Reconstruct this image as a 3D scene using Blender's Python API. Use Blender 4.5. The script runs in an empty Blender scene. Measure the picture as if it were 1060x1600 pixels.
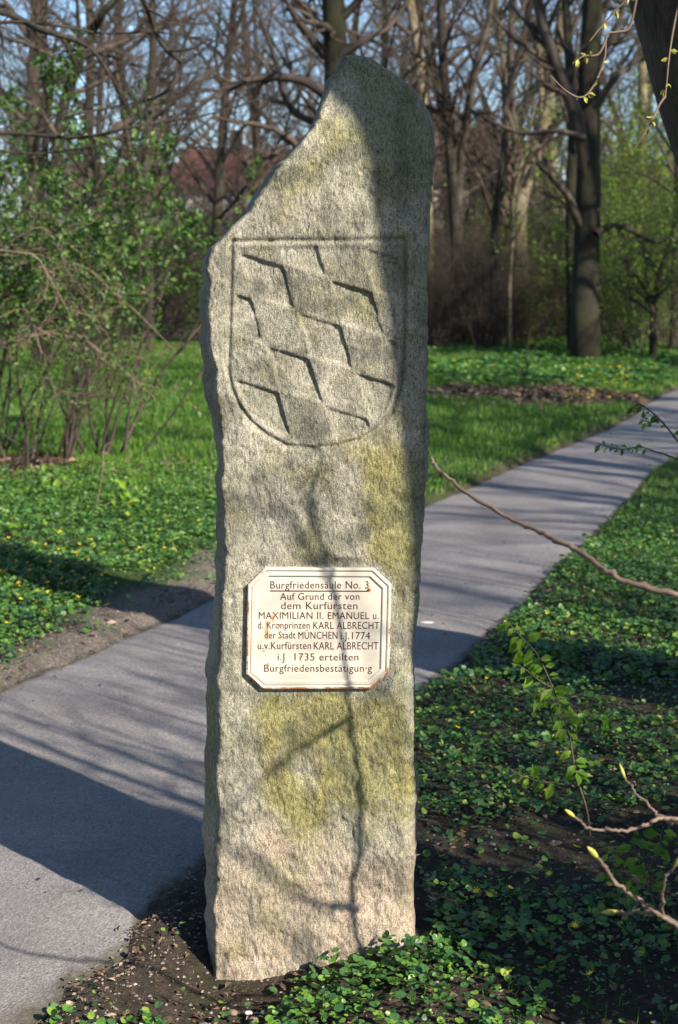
import bpy, math, random
import numpy as np
from mathutils import Vector
R = math.radians
sc = bpy.context.scene
COL = sc.collection

# ------------------------------------------------------------------ camera
FPX, PITCH, CAMH = 2357.0, math.atan(360/2357.0), 1.65      # focal length in photo pixels, pitch, eye height
cam_d = bpy.data.cameras.new('camera'); cam = bpy.data.objects.new('camera', cam_d); COL.objects.link(cam)
cam.location = (0, 0, CAMH); cam.rotation_euler = (math.pi/2 - PITCH, 0, 0)
cam_d.sensor_fit = 'VERTICAL'; cam_d.sensor_height = 36.0; cam_d.lens = 36.0*FPX/1600.0
cam_d.clip_start = 0.05; cam_d.clip_end = 2000
cam_d.dof.use_dof = True; cam_d.dof.focus_distance = 3.62; cam_d.dof.aperture_fstop = 5.6
sc.camera = cam

# ------------------------------------------------------------------ sky, sun, exposure
SUN_EL = R(33.0); SUN_H = Vector((0.69, -0.724, 0)).normalized()
TOSUN = Vector((SUN_H.x*math.cos(SUN_EL), SUN_H.y*math.cos(SUN_EL), math.sin(SUN_EL)))
SUN_N = Vector((-SUN_H.y, SUN_H.x, 0))                       # horizontal, across the sunlight
w = bpy.data.worlds.new('World'); sc.world = w; w.use_nodes = True
wn = w.node_tree.nodes; bg = wn['Background']
sky = wn.new('ShaderNodeTexSky'); sky.sky_type = 'NISHITA'; sky.sun_disc = False
sky.sun_elevation = SUN_EL; sky.sun_rotation = math.atan2(SUN_H.x, SUN_H.y)
sky.air_density = 1.0; sky.dust_density = 0.5; sky.ozone_density = 4.0
w.node_tree.links.new(sky.outputs[0], bg.inputs[0]); bg.inputs[1].default_value = 0.10
sd = bpy.data.lights.new('sun', 'SUN'); sd.energy = 5.0; sd.angle = R(0.53); sd.color = (1.0, 0.91, 0.78)
so = bpy.data.objects.new('sun', sd); COL.objects.link(so)
so.rotation_euler = TOSUN.to_track_quat('Z', 'Y').to_euler(); so.location = (10, -10, 20)
sc.view_settings.view_transform = 'Standard'; sc.view_settings.look = 'None'
sc.view_settings.exposure = 1.32; sc.view_settings.gamma = 1.0
sc.cycles.max_bounces = 6; sc.cycles.transparent_max_bounces = 8

# ------------------------------------------------------------------ measuring helpers: photo pixel -> place
def ray(px, py):
    a = (px-530)/FPX; b = (800-py)/FPX
    return Vector((a, math.cos(PITCH)+b*math.sin(PITCH), -math.sin(PITCH)+b*math.cos(PITCH)))
def G(px, py):
    d = ray(px, py); t = -CAMH/d.z
    return Vector((d.x*t, d.y*t, 0))
def P(px, py, Y):
    d = ray(px, py); t = Y/d.y
    return Vector((d.x*t, Y, CAMH+d.z*t))
YF = 3.5                                                     # plane of the stone's front
def S(px, py, Y=YF): return P(px, py, Y)

# ------------------------------------------------------------------ object helpers
WL = {}
def tag(o, label=None, cat=None, group=None, kind=None):
    if label: o['label'] = label
    if cat: o['category'] = cat
    if group: o['group'] = group
    if kind: o['kind'] = kind
    return o
def thing(name, label, cat, loc=(0, 0, 0), group=None):
    o = bpy.data.objects.new(name, None); COL.objects.link(o)
    o.location = loc; o.empty_display_size = 0.2; WL[o.name] = Vector(loc)
    return tag(o, label, cat, group)
def put(name, mesh, parent=None, loc=None):
    o = bpy.data.objects.new(name, mesh); COL.objects.link(o)
    if parent is not None:
        o.parent = parent; WL[o.name] = WL[parent.name]
    else:
        l = Vector(loc) if loc is not None else Vector((0, 0, 0))
        o.location = l; WL[o.name] = l
    return o
def mk(name, V, faces, mat, parent=None, loc=None, smooth=True, attrs=None):
    """V (n,3) world coordinates; faces: list of int arrays (m,k)"""
    V = np.asarray(V, dtype=np.float32)
    base = WL[parent.name] if parent is not None else (Vector(loc) if loc is not None else Vector((0, 0, 0)))
    V = V - np.array(base, dtype=np.float32)
    me = bpy.data.meshes.new(name)
    me.vertices.add(len(V)); me.vertices.foreach_set('co', V.ravel())
    faces = [np.asarray(f, dtype=np.int32) for f in faces if len(f)]
    loops = np.concatenate([f.ravel() for f in faces]); sizes = np.concatenate([np.full(len(f), f.shape[1], np.int32) for f in faces])
    starts = np.concatenate([[0], np.cumsum(sizes)[:-1]]).astype(np.int32)
    me.loops.add(len(loops)); me.loops.foreach_set('vertex_index', loops)
    me.polygons.add(len(sizes)); me.polygons.foreach_set('loop_start', starts); me.polygons.foreach_set('loop_total', sizes)
    me.polygons.foreach_set('use_smooth', np.full(len(sizes), smooth))
    for k, arr in (attrs or {}).items():
        at = me.attributes.new(k, 'FLOAT', 'POINT'); at.data.foreach_set('value', np.asarray(arr, dtype=np.float32))
    me.update(calc_edges=True); me.validate()
    if mat: me.materials.append(mat)
    return put(name, me, parent, loc)
def dup(root, loc, rotz=0.0, scale=1.0, label=None, group=None):
    r = root.copy(); COL.objects.link(r); r.location = loc; r.rotation_euler = (0, 0, rotz)
    r.scale = (scale, scale, scale) if not isinstance(scale, tuple) else scale
    if label: r['label'] = label
    if group: r['group'] = group
    for ch in list(root.children):
        c = ch.copy(); COL.objects.link(c); c.parent = r
        for g in list(ch.children):
            d = g.copy(); COL.objects.link(d); d.parent = c
    return r

# numpy value noise
def _h(i, j, k, s):
    n = (i*374761393 + j*668265263 + k*2147483647 + s*974634777) & 0xffffffff
    n = ((n ^ (n >> 13))*1274126177) & 0xffffffff
    n = ((n ^ (n >> 16))*2246822519) & 0xffffffff
    return ((n ^ (n >> 15)) & 0xffff)/65535.0*2-1
def noise(x, y, z=0.0, s=0):
    x, y, z = np.broadcast_arrays(np.asarray(x, float), np.asarray(y, float), np.asarray(z, float))
    i, j, k = np.floor(x).astype(np.int64), np.floor(y).astype(np.int64), np.floor(z).astype(np.int64)
    f, g, h = x-i, y-j, z-k
    f, g, h = f*f*(3-2*f), g*g*(3-2*g), h*h*(3-2*h)
    r = 0
    for a in (0, 1):
        for b in (0, 1):
            for c in (0, 1):
                r = r + (f if a else 1-f)*(g if b else 1-g)*(h if c else 1-h)*_h(i+a, j+b, k+c, s)
    return r
def fbm(x, y, z=0.0, s=0, o=4):
    r = 0; a = 1.0; m = 1.0
    for q in range(o):
        r = r + a*noise(x*m, y*m, z*m, s+q*7); a *= 0.5; m *= 2.03
    return r
def sstep(a, b, x):
    t = np.clip((x-a)/(b-a), 0, 1); return t*t*(3-2*t)
def spline(pts, n):
    pts = [np.array(p, float) for p in pts]
    if len(pts) == 2: return np.array([pts[0]+(pts[1]-pts[0])*t for t in np.linspace(0, 1, n)])
    ext = [2*pts[0]-pts[1]]+pts+[2*pts[-1]-pts[-2]]
    out = []
    for u in np.linspace(0, len(pts)-1, n):
        i = min(int(u), len(pts)-2); t = u-i
        a, b, c, d = ext[i:i+4]
        out.append(0.5*((2*b)+(c-a)*t+(2*a-5*b+4*c-d)*t*t+(3*b-a-3*c+d)*t**3))
    return np.array(out)
def seg_dist(px, py, poly, closed=True):
    px = np.asarray(px, float); py = np.asarray(py, float)
    d = np.full(px.shape, 1e9); n = len(poly)
    for i in range(n if closed else n-1):
        ax, ay = poly[i][:2]; bx, by = poly[(i+1) % n][:2]
        vx, vy = bx-ax, by-ay; L = vx*vx+vy*vy+1e-12
        t = np.clip(((px-ax)*vx+(py-ay)*vy)/L, 0, 1)
        d = np.minimum(d, (px-ax-t*vx)**2+(py-ay-t*vy)**2)
    return np.sqrt(d)
def inside(px, py, poly):
    px = np.asarray(px, float); py = np.asarray(py, float)
    r = np.zeros(px.shape, bool); n = len(poly)
    for i in range(n):
        ax, ay = poly[i][:2]; bx, by = poly[(i+1) % n][:2]
        if ay == by: continue
        c = (ay > py) != (by > py)
        r ^= c & (px < (bx-ax)*(py-ay)/(by-ay)+ax)
    return r

class Tubes:
    """collects tapering tubes, then builds them as one mesh"""
    def __init__(s): s.g = {}
    def add(s, pts, rad, sides):
        s.g.setdefault((len(pts), sides), []).append((pts, rad))
    def arrays(s):
        Vs, Fs, off = [], [], 0
        for (n, k), lst in s.g.items():
            Pn = np.array([[tuple(p) for p in a] for a, _ in lst], float); Rn = np.array([b for _, b in lst], float)
            B = len(lst)
            T = np.gradient(Pn, axis=1); T /= np.linalg.norm(T, axis=2, keepdims=True)+1e-12
            D = Pn[:, -1]-Pn[:, 0]
            ref = np.zeros((B, 3)); ref[np.arange(B), np.argmin(np.abs(D), axis=1)] = 1
            U = np.cross(T, ref[:, None, :]); U /= np.linalg.norm(U, axis=2, keepdims=True)+1e-12
            W = np.cross(T, U)
            an = np.linspace(0, 2*math.pi, k, endpoint=False)
            ring = Pn[:, :, None, :]+Rn[:, :, None, None]*(np.cos(an)[None, None, :, None]*U[:, :, None, :]+np.sin(an)[None, None, :, None]*W[:, :, None, :])
            Vs.append(ring.reshape(-1, 3))
            i, j = np.meshgrid(np.arange(n-1), np.arange(k), indexing='ij'); j2 = (j+1) % k
            q = np.stack([i*k+j, i*k+j2, (i+1)*k+j2, (i+1)*k+j], -1).reshape(-1, 4)
            Fs.append((q[None]+(np.arange(B)*n*k)[:, None, None]).reshape(-1, 4)+off)
            off += B*n*k
        return np.concatenate(Vs), np.concatenate(Fs)
    def build(s, name, mat, parent=None, loc=None):
        V, F = s.arrays(); return mk(name, V, [F], mat, parent, loc)

class Leaves:
    """collects leaves, then builds them as one mesh"""
    LANCE = (np.array([(0, 0, 0), (-.28, .42, .10), (.28, .42, .10), (0, .5, 0), (-.17, .75, .05), (.17, .75, .05), (0, 1, -.12)]),
             np.array([(0, 3, 1), (0, 2, 3), (1, 3, 4), (3, 2, 5), (4, 3, 6), (3, 5, 6)]))
    _a = [R(x) for x in (-75, -40, 0, 40, 90, 140, 180, 220, 255)]
    ROUND = (np.array([(0, 0.02, 0)]+[(.52*math.cos(a), .45+.52*math.sin(a), .10*abs(math.cos(a))+.04*(i % 2)) for i, a in enumerate(_a)]),
             np.array([(0, i, i+1) for i in range(1, 9)]))
    FLOWER = (np.array([(0, 0, 0)]+[((.5 if i % 2 == 0 else .2)*math.cos(i*math.pi/8), (.5 if i % 2 == 0 else .2)*math.sin(i*math.pi/8), .16 if i % 2 == 0 else .02) for i in range(16)]),
              np.array([(0, 1+i, 1+(i+1) % 16) for i in range(16)]))
    def __init__(s, kind): s.k = kind; s.p = []; s.d = []; s.n = []; s.s = []
    def add(s, p, d, n, size): s.p.append(tuple(p)); s.d.append(tuple(d)); s.n.append(tuple(n)); s.s.append(size)
    def addm(s, p, d, n, size): s.p.extend(map(tuple, p)); s.d.extend(map(tuple, d)); s.n.extend(map(tuple, n)); s.s.extend(size)
    def arrays(s, seed=1):
        T, F = s.k
        p, d, n, z = (np.array(a, float) for a in (s.p, s.d, s.n, s.s))
        d /= np.linalg.norm(d, axis=1, keepdims=True)+1e-9
        x = np.cross(d, n); x /= np.linalg.norm(x, axis=1, keepdims=True)+1e-9
        n = np.cross(x, d)
        V = p[:, None]+z[:, None, None]*(T[None, :, 0, None]*x[:, None]+T[None, :, 1, None]*d[:, None]+T[None, :, 2, None]*n[:, None])
        m = len(T); FF = (F[None]+(np.arange(len(p))*m)[:, None, None]).reshape(-1, 3)
        r = np.repeat(np.random.RandomState(seed).rand(len(p)), m)
        return V.reshape(-1, 3), FF, r
    def build(s, name, mat, parent=None, loc=None, seed=1):
        V, F, r = s.arrays(seed); return mk(name, V, [F], mat, parent, loc, smooth=False, attrs={'rnd': r})

# ------------------------------------------------------------------ materials
class NT:
    def __init__(s, name):
        s.m = bpy.data.materials.new(name); s.m.use_nodes = True; s.t = s.m.node_tree; s.b = s.t.nodes['Principled BSDF']
        s.b.inputs['Specular IOR Level'].default_value = 0.3
    def n(s, typ, **kw):
        x = s.t.nodes.new(typ)
        for k, v in kw.items(): setattr(x, k, v)
        return x
    def l(s, a, b): s.t.links.new(a, b)
    def noise(s, scale, detail=4, rough=0.55, vec=None):
        x = s.n('ShaderNodeTexNoise'); x.inputs['Scale'].default_value = scale; x.inputs['Detail'].default_value = detail; x.inputs['Roughness'].default_value = rough
        if vec is not None: s.l(vec, x.inputs['Vector'])
        return x.outputs['Fac']
    def pos(s, sx=1, sy=1, sz=1):
        g = s.n('ShaderNodeTexCoord'); mp = s.n('ShaderNodeMapping'); mp.inputs['Scale'].default_value = (sx, sy, sz)
        s.l(g.outputs['Object'], mp.inputs['Vector']); return mp.outputs[0]
    def ramp(s, fac, stops):
        r = s.n('ShaderNodeValToRGB'); e = r.color_ramp.elements
        while len(e) < len(stops): e.new(0.5)
        for el, (p, c) in zip(e, stops): el.position = p; el.color = (*c, 1) if len(c) == 3 else c
        s.l(fac, r.inputs[0]); return r.outputs[0]
    def mix(s, fac, a, b, mode='MIX'):
        x = s.n('ShaderNodeMix', data_type='RGBA', blend_type=mode)
        for v, i in ((fac, 0), (a, 6), (b, 7)):
            if isinstance(v, (int, float)): x.inputs[i].default_value = v
            elif isinstance(v, tuple): x.inputs[i].default_value = (*v, 1)
            else: s.l(v, x.inputs[i])
        return x.outputs[2]
    def math(s, op, a, b=0.0):
        x = s.n('ShaderNodeMath', operation=op)
        for v, i in ((a, 0), (b, 1)):
            if isinstance(v, (int, float)): x.inputs[i].default_value = v
            else: s.l(v, x.inputs[i])
        return x.outputs[0]
    def attr(s, name): return s.n('ShaderNodeAttribute', attribute_name=name).outputs['Fac']
    def bump(s, h, strength, dist):
        x = s.n('ShaderNodeBump'); x.inputs['Strength'].default_value = strength; x.inputs['Distance'].default_value = dist
        s.l(h, x.inputs['Height']); s.l(x.outputs[0], s.b.inputs['Normal'])
    def color(s, c, rough=0.8):
        if isinstance(c, tuple): s.b.inputs['Base Color'].default_value = (*c, 1)
        else: s.l(c, s.b.inputs['Base Color'])
        s.b.inputs['Roughness'].default_value = rough
        return s
def gray(v): return (v, v, v)

def mat_stone():
    t = NT('weathered granite'); v = t.pos(); vs = t.pos(1, 1, .45)
    big = t.noise(9, 5, .6, v); grain = t.noise(170, 3, .7, vs); fine = t.noise(420, 2, .6, v)
    c = t.ramp(big, [(.3, (.20, .19, .145)), (.5, (.278, .26, .203)), (.72, (.355, .334, .268))])
    c = t.mix(t.math('MULTIPLY', t.attr('pink'), .8), c, (0.327, 0.255, 0.190))
    c = t.mix(t.math('MULTIPLY', t.attr('moss'), .85), c, t.ramp(t.noise(45, 4, .6, v), [(.35, (.14, .125, .03)), (.7, (.265, .24, .09))]))
    c = t.mix(t.math('MULTIPLY', t.attr('algae_shade'), .85), c, (0.118, 0.129, 0.072))  # green growth tint that also darkens the shadowed top
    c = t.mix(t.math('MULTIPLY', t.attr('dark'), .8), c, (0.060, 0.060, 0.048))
    c = t.mix(1.0, c, t.ramp(grain, [(.32, gray(.46)), (.48, gray(.98)), (.68, gray(1.32))]), 'MULTIPLY')
    c = t.mix(.9, c, t.ramp(fine, [(.33, gray(.42)), (.52, gray(1.0)), (.7, gray(1.38))]), 'MULTIPLY')
    t.color(c, .9)
    hgt = t.math('ADD', t.math('MULTIPLY', grain, 1.0), t.math('MULTIPLY', fine, .45))
    hgt = t.math('ADD', hgt, t.math('MULTIPLY', t.noise(60, 4, .6, v), .45))
    t.bump(hgt, .9, .0052); return t.m
def mat_asphalt():
    t = NT('worn asphalt'); v = t.pos()
    c = t.ramp(t.noise(1.3, 5, .6, v), [(.3, (.15, .141, .138)), (.7, (.225, .212, .205))])
    c = t.mix(.8, c, t.ramp(t.noise(.55, 6, .7, v), [(.35, (.78, .76, .78)), (.5, (1, 1, 1)), (.64, (1.0, .95, .9))]), 'MULTIPLY')
    c = t.mix(t.ramp(t.noise(5, 6, .75, v), [(.56, gray(0)), (.72, gray(.5))]), c, (.11, .10, .09))
    vo = t.n('ShaderNodeTexVoronoi'); vo.inputs['Scale'].default_value = 150; t.l(v, vo.inputs['Vector'])
    c = t.mix(.55, c, t.ramp(vo.outputs['Color'], [(.0, gray(.5)), (.55, gray(1.0)), (.97, gray(1.7))]), 'MULTIPLY')
    c = t.mix(1.0, c, t.ramp(t.noise(230, 2, .6, v), [(.3, gray(.6)), (.6, gray(1.1))]), 'MULTIPLY')
    e = t.math('MULTIPLY', t.attr('edge'), t.math('ADD', t.noise(14, 5, .7, v), .35))
    c = t.mix(t.ramp(e, [(.45, gray(0)), (.7, gray(.9))]), c, (.06, .052, .03))
    t.color(c, .85)
    t.bump(t.math('ADD', vo.outputs['Distance'], t.noise(60, 4, .7, v)), .55, .0035); return t.m
def mat_ground():
    t = NT('park soil and turf'); v = t.pos()
    soil = t.ramp(t.noise(34, 7, .8, v), [(.3, (.018, .013, .009)), (.5, (.05, .037, .026)), (.62, (.10, .078, .058)), (.78, (.2, .165, .13))])
    soil = t.mix(t.ramp(t.noise(7, 5, .7, v), [(.52, gray(0)), (.66, gray(.75))]), soil, (.035, .045, .012))
    turf = t.ramp(t.noise(4, 6, .7, v), [(.3, (.022, .055, .008)), (.7, (.06, .13, .016))])
    grav = t.ramp(t.noise(60, 6, .8, v), [(.32, (.07, .055, .043)), (.5, (.21, .175, .145)), (.7, (.40, .35, .30))])
    litter = t.ramp(t.noise(20, 6, .75, v), [(.32, (0.038, 0.021, 0.013)), (.52, (0.105, 0.064, 0.041)), (.72, (0.203, 0.143, 0.098))])
    c = t.mix(t.attr('turf'), soil, turf); c = t.mix(t.attr('litter'), c, litter); c = t.mix(t.attr('gravel'), c, grav)
    t.color(c, .95)
    t.bump(t.math('ADD', t.noise(30, 6, .75, v), t.noise(110, 4, .7, v)), 1.0, .03); return t.m
def mat_leaf(name, stops, trans=.35, rough=.5):
    t = NT(name); c = t.ramp(t.attr('rnd'), stops); t.color(c, rough); t.b.inputs['Specular IOR Level'].default_value = .5
    tr = t.n('ShaderNodeBsdfTranslucent'); t.l(t.mix(.5, c, (.9, 1.0, .35), 'MULTIPLY'), tr.inputs[0])
    mx = t.n('ShaderNodeMixShader'); mx.inputs[0].default_value = trans
    t.l(t.b.outputs[0], mx.inputs[1]); t.l(tr.outputs[0], mx.inputs[2])
    t.l(mx.outputs[0], t.t.nodes['Material Output'].inputs[0]); return t.m
def mat_bark(name, a, b, scale=14, moss=None):
    t = NT(name); v = t.pos(1, 1, .22); f = t.noise(scale, 6, .7, v)
    c = t.ramp(f, [(.3, a), (.7, b)])
    if moss: c = t.mix(t.ramp(t.noise(2.2, 4, .6, t.pos()), [(.42, gray(0)), (.62, gray(.8))]), c, moss)
    t.color(c, .9); t.bump(t.math('ADD', f, t.noise(scale*4, 4, .7, v)), 1.0, .03); return t.m
def mat_plain(name, c, rough=.6, var=.25, scale=30):
    t = NT(name); a = tuple(x*(1-var) for x in c); b = tuple(min(1, x*(1+var)) for x in c)
    t.color(t.ramp(t.noise(scale, 4, .6, t.pos()), [(.35, a), (.65, b)]), rough); return t.m
def mat_enamel(spots):
    t = NT('cream enamel'); v = t.pos()
    c = t.ramp(t.noise(7, 4, .6, v), [(.3, (.445, .40, .325)), (.7, (.505, .465, .395))])
    g = t.n('ShaderNodeTexCoord'); nz = t.noise(160, 4, .7, v); nb = t.noise(60, 5, .7, v)
    for (p, r, sz) in spots:
        d = t.n('ShaderNodeVectorMath', operation='SUBTRACT'); t.l(g.outputs['Object'], d.inputs[0]); d.inputs[1].default_value = p
        m = t.n('ShaderNodeVectorMath', operation='MULTIPLY'); t.l(d.outputs[0], m.inputs[0]); m.inputs[1].default_value = (1, 1, sz)
        ln = t.n('ShaderNodeVectorMath', operation='LENGTH'); t.l(m.outputs[0], ln.inputs[0])
        f = t.math('MULTIPLY', t.math('SUBTRACT', 1.0, t.math('DIVIDE', ln.outputs['Value'], r)), t.math('ADD', nz, .35))
        c = t.mix(t.ramp(f, [(.18, gray(0)), (.55, gray(.8))]), c, (.42, .17, .05))
    e = t.math('MULTIPLY', t.attr('rim'), nb)
    c = t.mix(t.ramp(e, [(.53, gray(0)), (.66, gray(1))]), c, (.30, .12, .05))
    t.color(c, .28); t.b.inputs['Specular IOR Level'].default_value = .5; return t.m

M = {
 'stone': mat_stone(), 'asphalt': mat_asphalt(), 'ground': mat_ground(),
 'ivy': mat_leaf('celandine leaf', [(0, (.03, .085, .03)), (.45, (.055, .15, .035)), (.8, (.10, .215, .028)), (1, (.20, .29, .045))], .3, .42),
 'grass': mat_leaf('grass blade', [(0, (.022, .085, .009)), (.55, (.075, .19, .012)), (.9, (.15, .26, .022)), (1, (.30, .26, .11))], .35),
 'young': mat_leaf('young leaf', [(0, (.08, .18, .012)), (.6, (.17, .31, .02)), (1, (.26, .38, .035))], .45),
 'shrubleaf': mat_leaf('shrub leaf', [(0, (.022, .065, .014)), (.6, (.055, .125, .02)), (1, (.12, .21, .03))], .4),
 'litter': mat_leaf('fallen leaf', [(0, (.04, .022, .014)), (.5, (.10, .06, .036)), (.85, (.20, .125, .075)), (1, (.36, .28, .2))], .1, .7),
 'yellow': mat_leaf('yellow petal', [(0, (.75, .50, .01)), (1, (.85, .64, .02))], .25),
 'bark': mat_bark('grey brown bark', (0.024, 0.020, 0.016), (0.080, 0.064, 0.048)),
 'barkdark': mat_bark('dark mossy bark', (.010, .009, .007), (.036, .029, .021), 12, (.03, .031, .009)),
 'barkmid': mat_bark('furrowed bark', (.045, .036, .026), (.17, .135, .09), 22),
 'barkpale': mat_bark('pale bark', (0.145, 0.119, 0.085), (0.306, 0.255, 0.178), 10, (0.170, 0.145, 0.060)),
 'twig': mat_plain('brown twig', (0.056, 0.042, 0.032), .8, .45, 3),
 'twiglight': mat_plain('dry pale twig', (.165, .118, .083), .75, .35, 6),
 'twigred': mat_plain('reddish shoot', (.115, .082, .062), .6, .3, 25),
 'bud': mat_plain('green bud', (.30, .30, .06), .6, .3, 60),
 'letter': mat_plain('dark brown lettering', (.055, .022, .018), .45, .15, 60),
 'rust': mat_plain('rusty screw', (.16, .055, .02), .8, .5, 300),
 'plaster': mat_plain('white plaster', (.46, .45, .43), .9, .08, 2),
 'cream': mat_plain('cream plaster', (.33, .30, .26), .9, .08, 2),
 'tile': mat_plain('red roof tiles', (.125, .052, .04), .85, .3, 4),
 'tilebrown': mat_plain('brown roof tiles', (.085, .05, .042), .85, .3, 4),
 'glass': mat_plain('window glass', (.05, .06, .075), .12, .2, 1),
 'pebble': mat_plain('pebble', (.19, .16, .135), .9, .65, 23),
 'brick': mat_plain('terracotta block', (.36, .17, .10), .9, .3, 30),
}

# ------------------------------------------------------------------ path outline and ground
LEFT_PX = [(0, 1081), (94, 1041), (189, 1000), (279, 960), (332, 936), (500, 863), (667, 790), (735, 761), (811, 727), (886, 697), (973, 659), (1018, 627)]
RIGHT_PX = [(47, 1597), (127, 1536), (192, 1490), (206, 1450), (255, 1392), (317, 1349), (440, 1230), (560, 1140), (660, 1077), (735, 1021), (773, 987), (822, 947), (860, 900), (905, 861), (962, 805), (1022, 737), (1060, 714)]
left = [(-6.2, -12, 0), (-4.0, -3, 0), (-2.2, 3.0, 0)]+[tuple(G(*q)) for q in LEFT_PX]+[(6.4, 26.5, 0), (9.6, 34, 0), (15, 43, 0), (25, 56, 0)]
right = [(-4.4, -12, 0), (-2.3, -3, 0), (-1.25, 1.5, 0)]+[tuple(G(*q)) for q in RIGHT_PX]+[(5.0, 19.5, 0), (8.0, 26.0, 0), (11.2, 33, 0), (16.6, 42, 0), (26.5, 54.5, 0)]
Ls = spline(left, 120); Rs = spline(right, 120)
rgp = np.random.RandomState(5)
Ls[:, :2] += fbm(Ls[:, 0:1]*3, Ls[:, 1:2]*3, 0, 3)*.02; Rs[:, :2] += fbm(Rs[:, 0:1]*3, Rs[:, 1:2]*3, 0, 4)*.025
PATH = [tuple(p[:2]) for p in Ls]+[tuple(p[:2]) for p in Rs[::-1]]
def path_d(x, y):
    d = seg_dist(x, y, PATH); return np.where(inside(x, y, PATH), -d, d)
LSIDE = [tuple(p[:2]) for p in Ls]+[(-300, 56), (-300, -12)]
def left_side(x, y): return inside(x, y, LSIDE)
def relief(x, y, d=None):
    x = np.asarray(x, float); y = np.asarray(y, float)
    if d is None: d = path_d(x, y)
    far = sstep(8, 30, y)
    h = fbm(x*.9, y*.9, 0, 11, 3)*.018*(1+3*far)+fbm(x*6, y*6, 0, 12, 3)*.008
    h = h+.03+.10*sstep(.3, 2.5, d)*(left_side(x, y))+far*.05
    k = sstep(-.03, .10, d+.028*noise(x*8, y*8, 0, 14)+.03*noise(x*19, y*19, 0, 15))
    near = np.exp(-(((x+.27)/.27)**2+((y-3.3)/.42)**2))*3.7+.5*np.exp(-(((x-.1)/.3)**2+((y-3.4)/.25)**2))
    return np.where(d < -.15, -.03, -.014+(h+.014)*k)-near*.035*k*sstep(.0, .22, d)
GX = np.concatenate([[-400, -200, -100, -60, -40, -28, -20, -15], np.arange(-12, -4, .35), np.arange(-4, 5.5, .055), np.arange(5.5, 14, .35), [16, 20, 26, 34, 46, 70, 110, 200, 400]])
GY = np.concatenate([[-120, -60, -30, -18, -10, -5, -2, 0, 1, 1.8], np.arange(2.3, 10, .05), np.arange(10, 18, .12), np.arange(18, 36, .4), [38, 41, 45, 50, 56, 64, 75, 90, 120, 170, 250, 400, 700]])
gx, gy = np.meshgrid(GX, GY, indexing='ij'); fx, fy = gx.ravel(), gy.ravel()
fd = path_d(fx, fy); fz = relief(fx, fy, fd)
fl_ = left_side(fx, fy)
n1 = fbm(fx*1.2, fy*1.2, 0, 21, 4)
verge_w = .12+.36*sstep(6.2, 8.2, fy)+.14*noise(fx*1.6, fy*1.6, 0, 5)
grav = np.where(fl_, sstep(verge_w+.2, verge_w-.15, fd+.25*n1)*sstep(11.5, 8.5, fy), 0)*sstep(-.05, .02, fd)
litter_spot = np.maximum(np.exp(-(((fx-2.6)/2.2)**2+((fy-20.7)/1.6)**2)*1.2), np.exp(-(((fx+3.2)/1.3)**2+((fy-12.4)/1.3)**2)*1.1))
wood = sstep(27, 31, fy+fx*.3*(fx > 0))
litter = np.clip(sstep(.35, .6, litter_spot+.25*n1)+wood*sstep(-.3, .3, n1+.2)*.8, 0, 1)
litter = np.maximum(litter, np.where(~fl_, sstep(.35, .05, fd)*sstep(9, 14, fy)*.6, sstep(.25, .02, fd)*sstep(9, 12, fy)*.7))
turf = np.where(fl_, sstep(7.5, 10, fy+.8*n1), sstep(7, 9.5, fy+.8*n1))
I, J = len(GX), len(GY); ii, jj = np.meshgrid(np.arange(I-1), np.arange(J-1), indexing='ij')
GF = np.stack([ii*J+jj, (ii+1)*J+jj, (ii+1)*J+jj+1, ii*J+jj+1], -1).reshape(-1, 4)
tag(mk('ground', np.stack([fx, fy, fz], 1), [GF], M['ground'], attrs={'gravel': grav, 'litter': litter, 'turf': turf}), 'soil and turf of the park around the stone pillar', 'ground', kind='structure')
# the path, a sheet 4 mm thick above its bed
NW = 14; tt = np.linspace(0, 1, NW)
LL = spline([tuple(p) for p in Ls], 420); RR = spline([tuple(p) for p in Rs], 420)
PV = LL[:, None]*(1-tt)[None, :, None]+RR[:, None]*tt[None, :, None]
pe = np.minimum(tt, 1-tt)[None, :]*np.linalg.norm(LL-RR, axis=1)[:, None]
PV[:, :, 2] = fbm(PV[:, :, 0]*1.1, PV[:, :, 1]*1.1, 0, 8, 3)*.004+.006-sstep(.12, 0, pe)*.012
ii, jj = np.meshgrid(np.arange(419), np.arange(NW-1), indexing='ij')
PF = np.stack([ii*NW+jj, ii*NW+jj+1, (ii+1)*NW+jj+1, (ii+1)*NW+jj], -1).reshape(-1, 4)
right_e = np.broadcast_to(sstep(.55, 1, tt)[None, :], pe.shape)
tag(mk('path', PV.reshape(-1, 3), [PF], M['asphalt'], attrs={'edge': (np.maximum(sstep(.12, 0, pe)*.8, sstep(.22, 0, pe)*right_e*.95)).ravel()}), 'grey asphalt footpath curving past the stone pillar', 'path', kind='structure')

# ------------------------------------------------------------------ the stone pillar
SIL_L = [(80, 534), (90, 529), (103, 523), (118, 509), (156, 500), (190, 485), (224, 462), (254, 432), (288, 409), (327, 381), (363, 349), (390, 322), (405, 316), (465, 316), (520, 315), (539, 311), (600, 314), (637, 322), (663, 330), (708, 337), (765, 340), (850, 340), (884, 338), (921, 335), (938, 333), (1013, 326), (1077, 319), (1164, 322), (1277, 321), (1400, 320), (1489, 319), (1600, 324)]
FR_L = [(80, 538), (103, 528), (118, 515), (156, 505), (190, 490), (224, 467), (254, 437), (288, 414), (327, 386), (363, 354), (390, 327), (405, 321), (450, 320), (500, 323), (540, 326), (600, 334), (663, 341), (700, 342), (765, 344), (830, 348), (900, 345), (940, 343), (1013, 336), (1088, 334), (1125, 337), (1200, 333), (1276, 338), (1352, 335), (1427, 331), (1540, 329), (1600, 329)]
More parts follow.
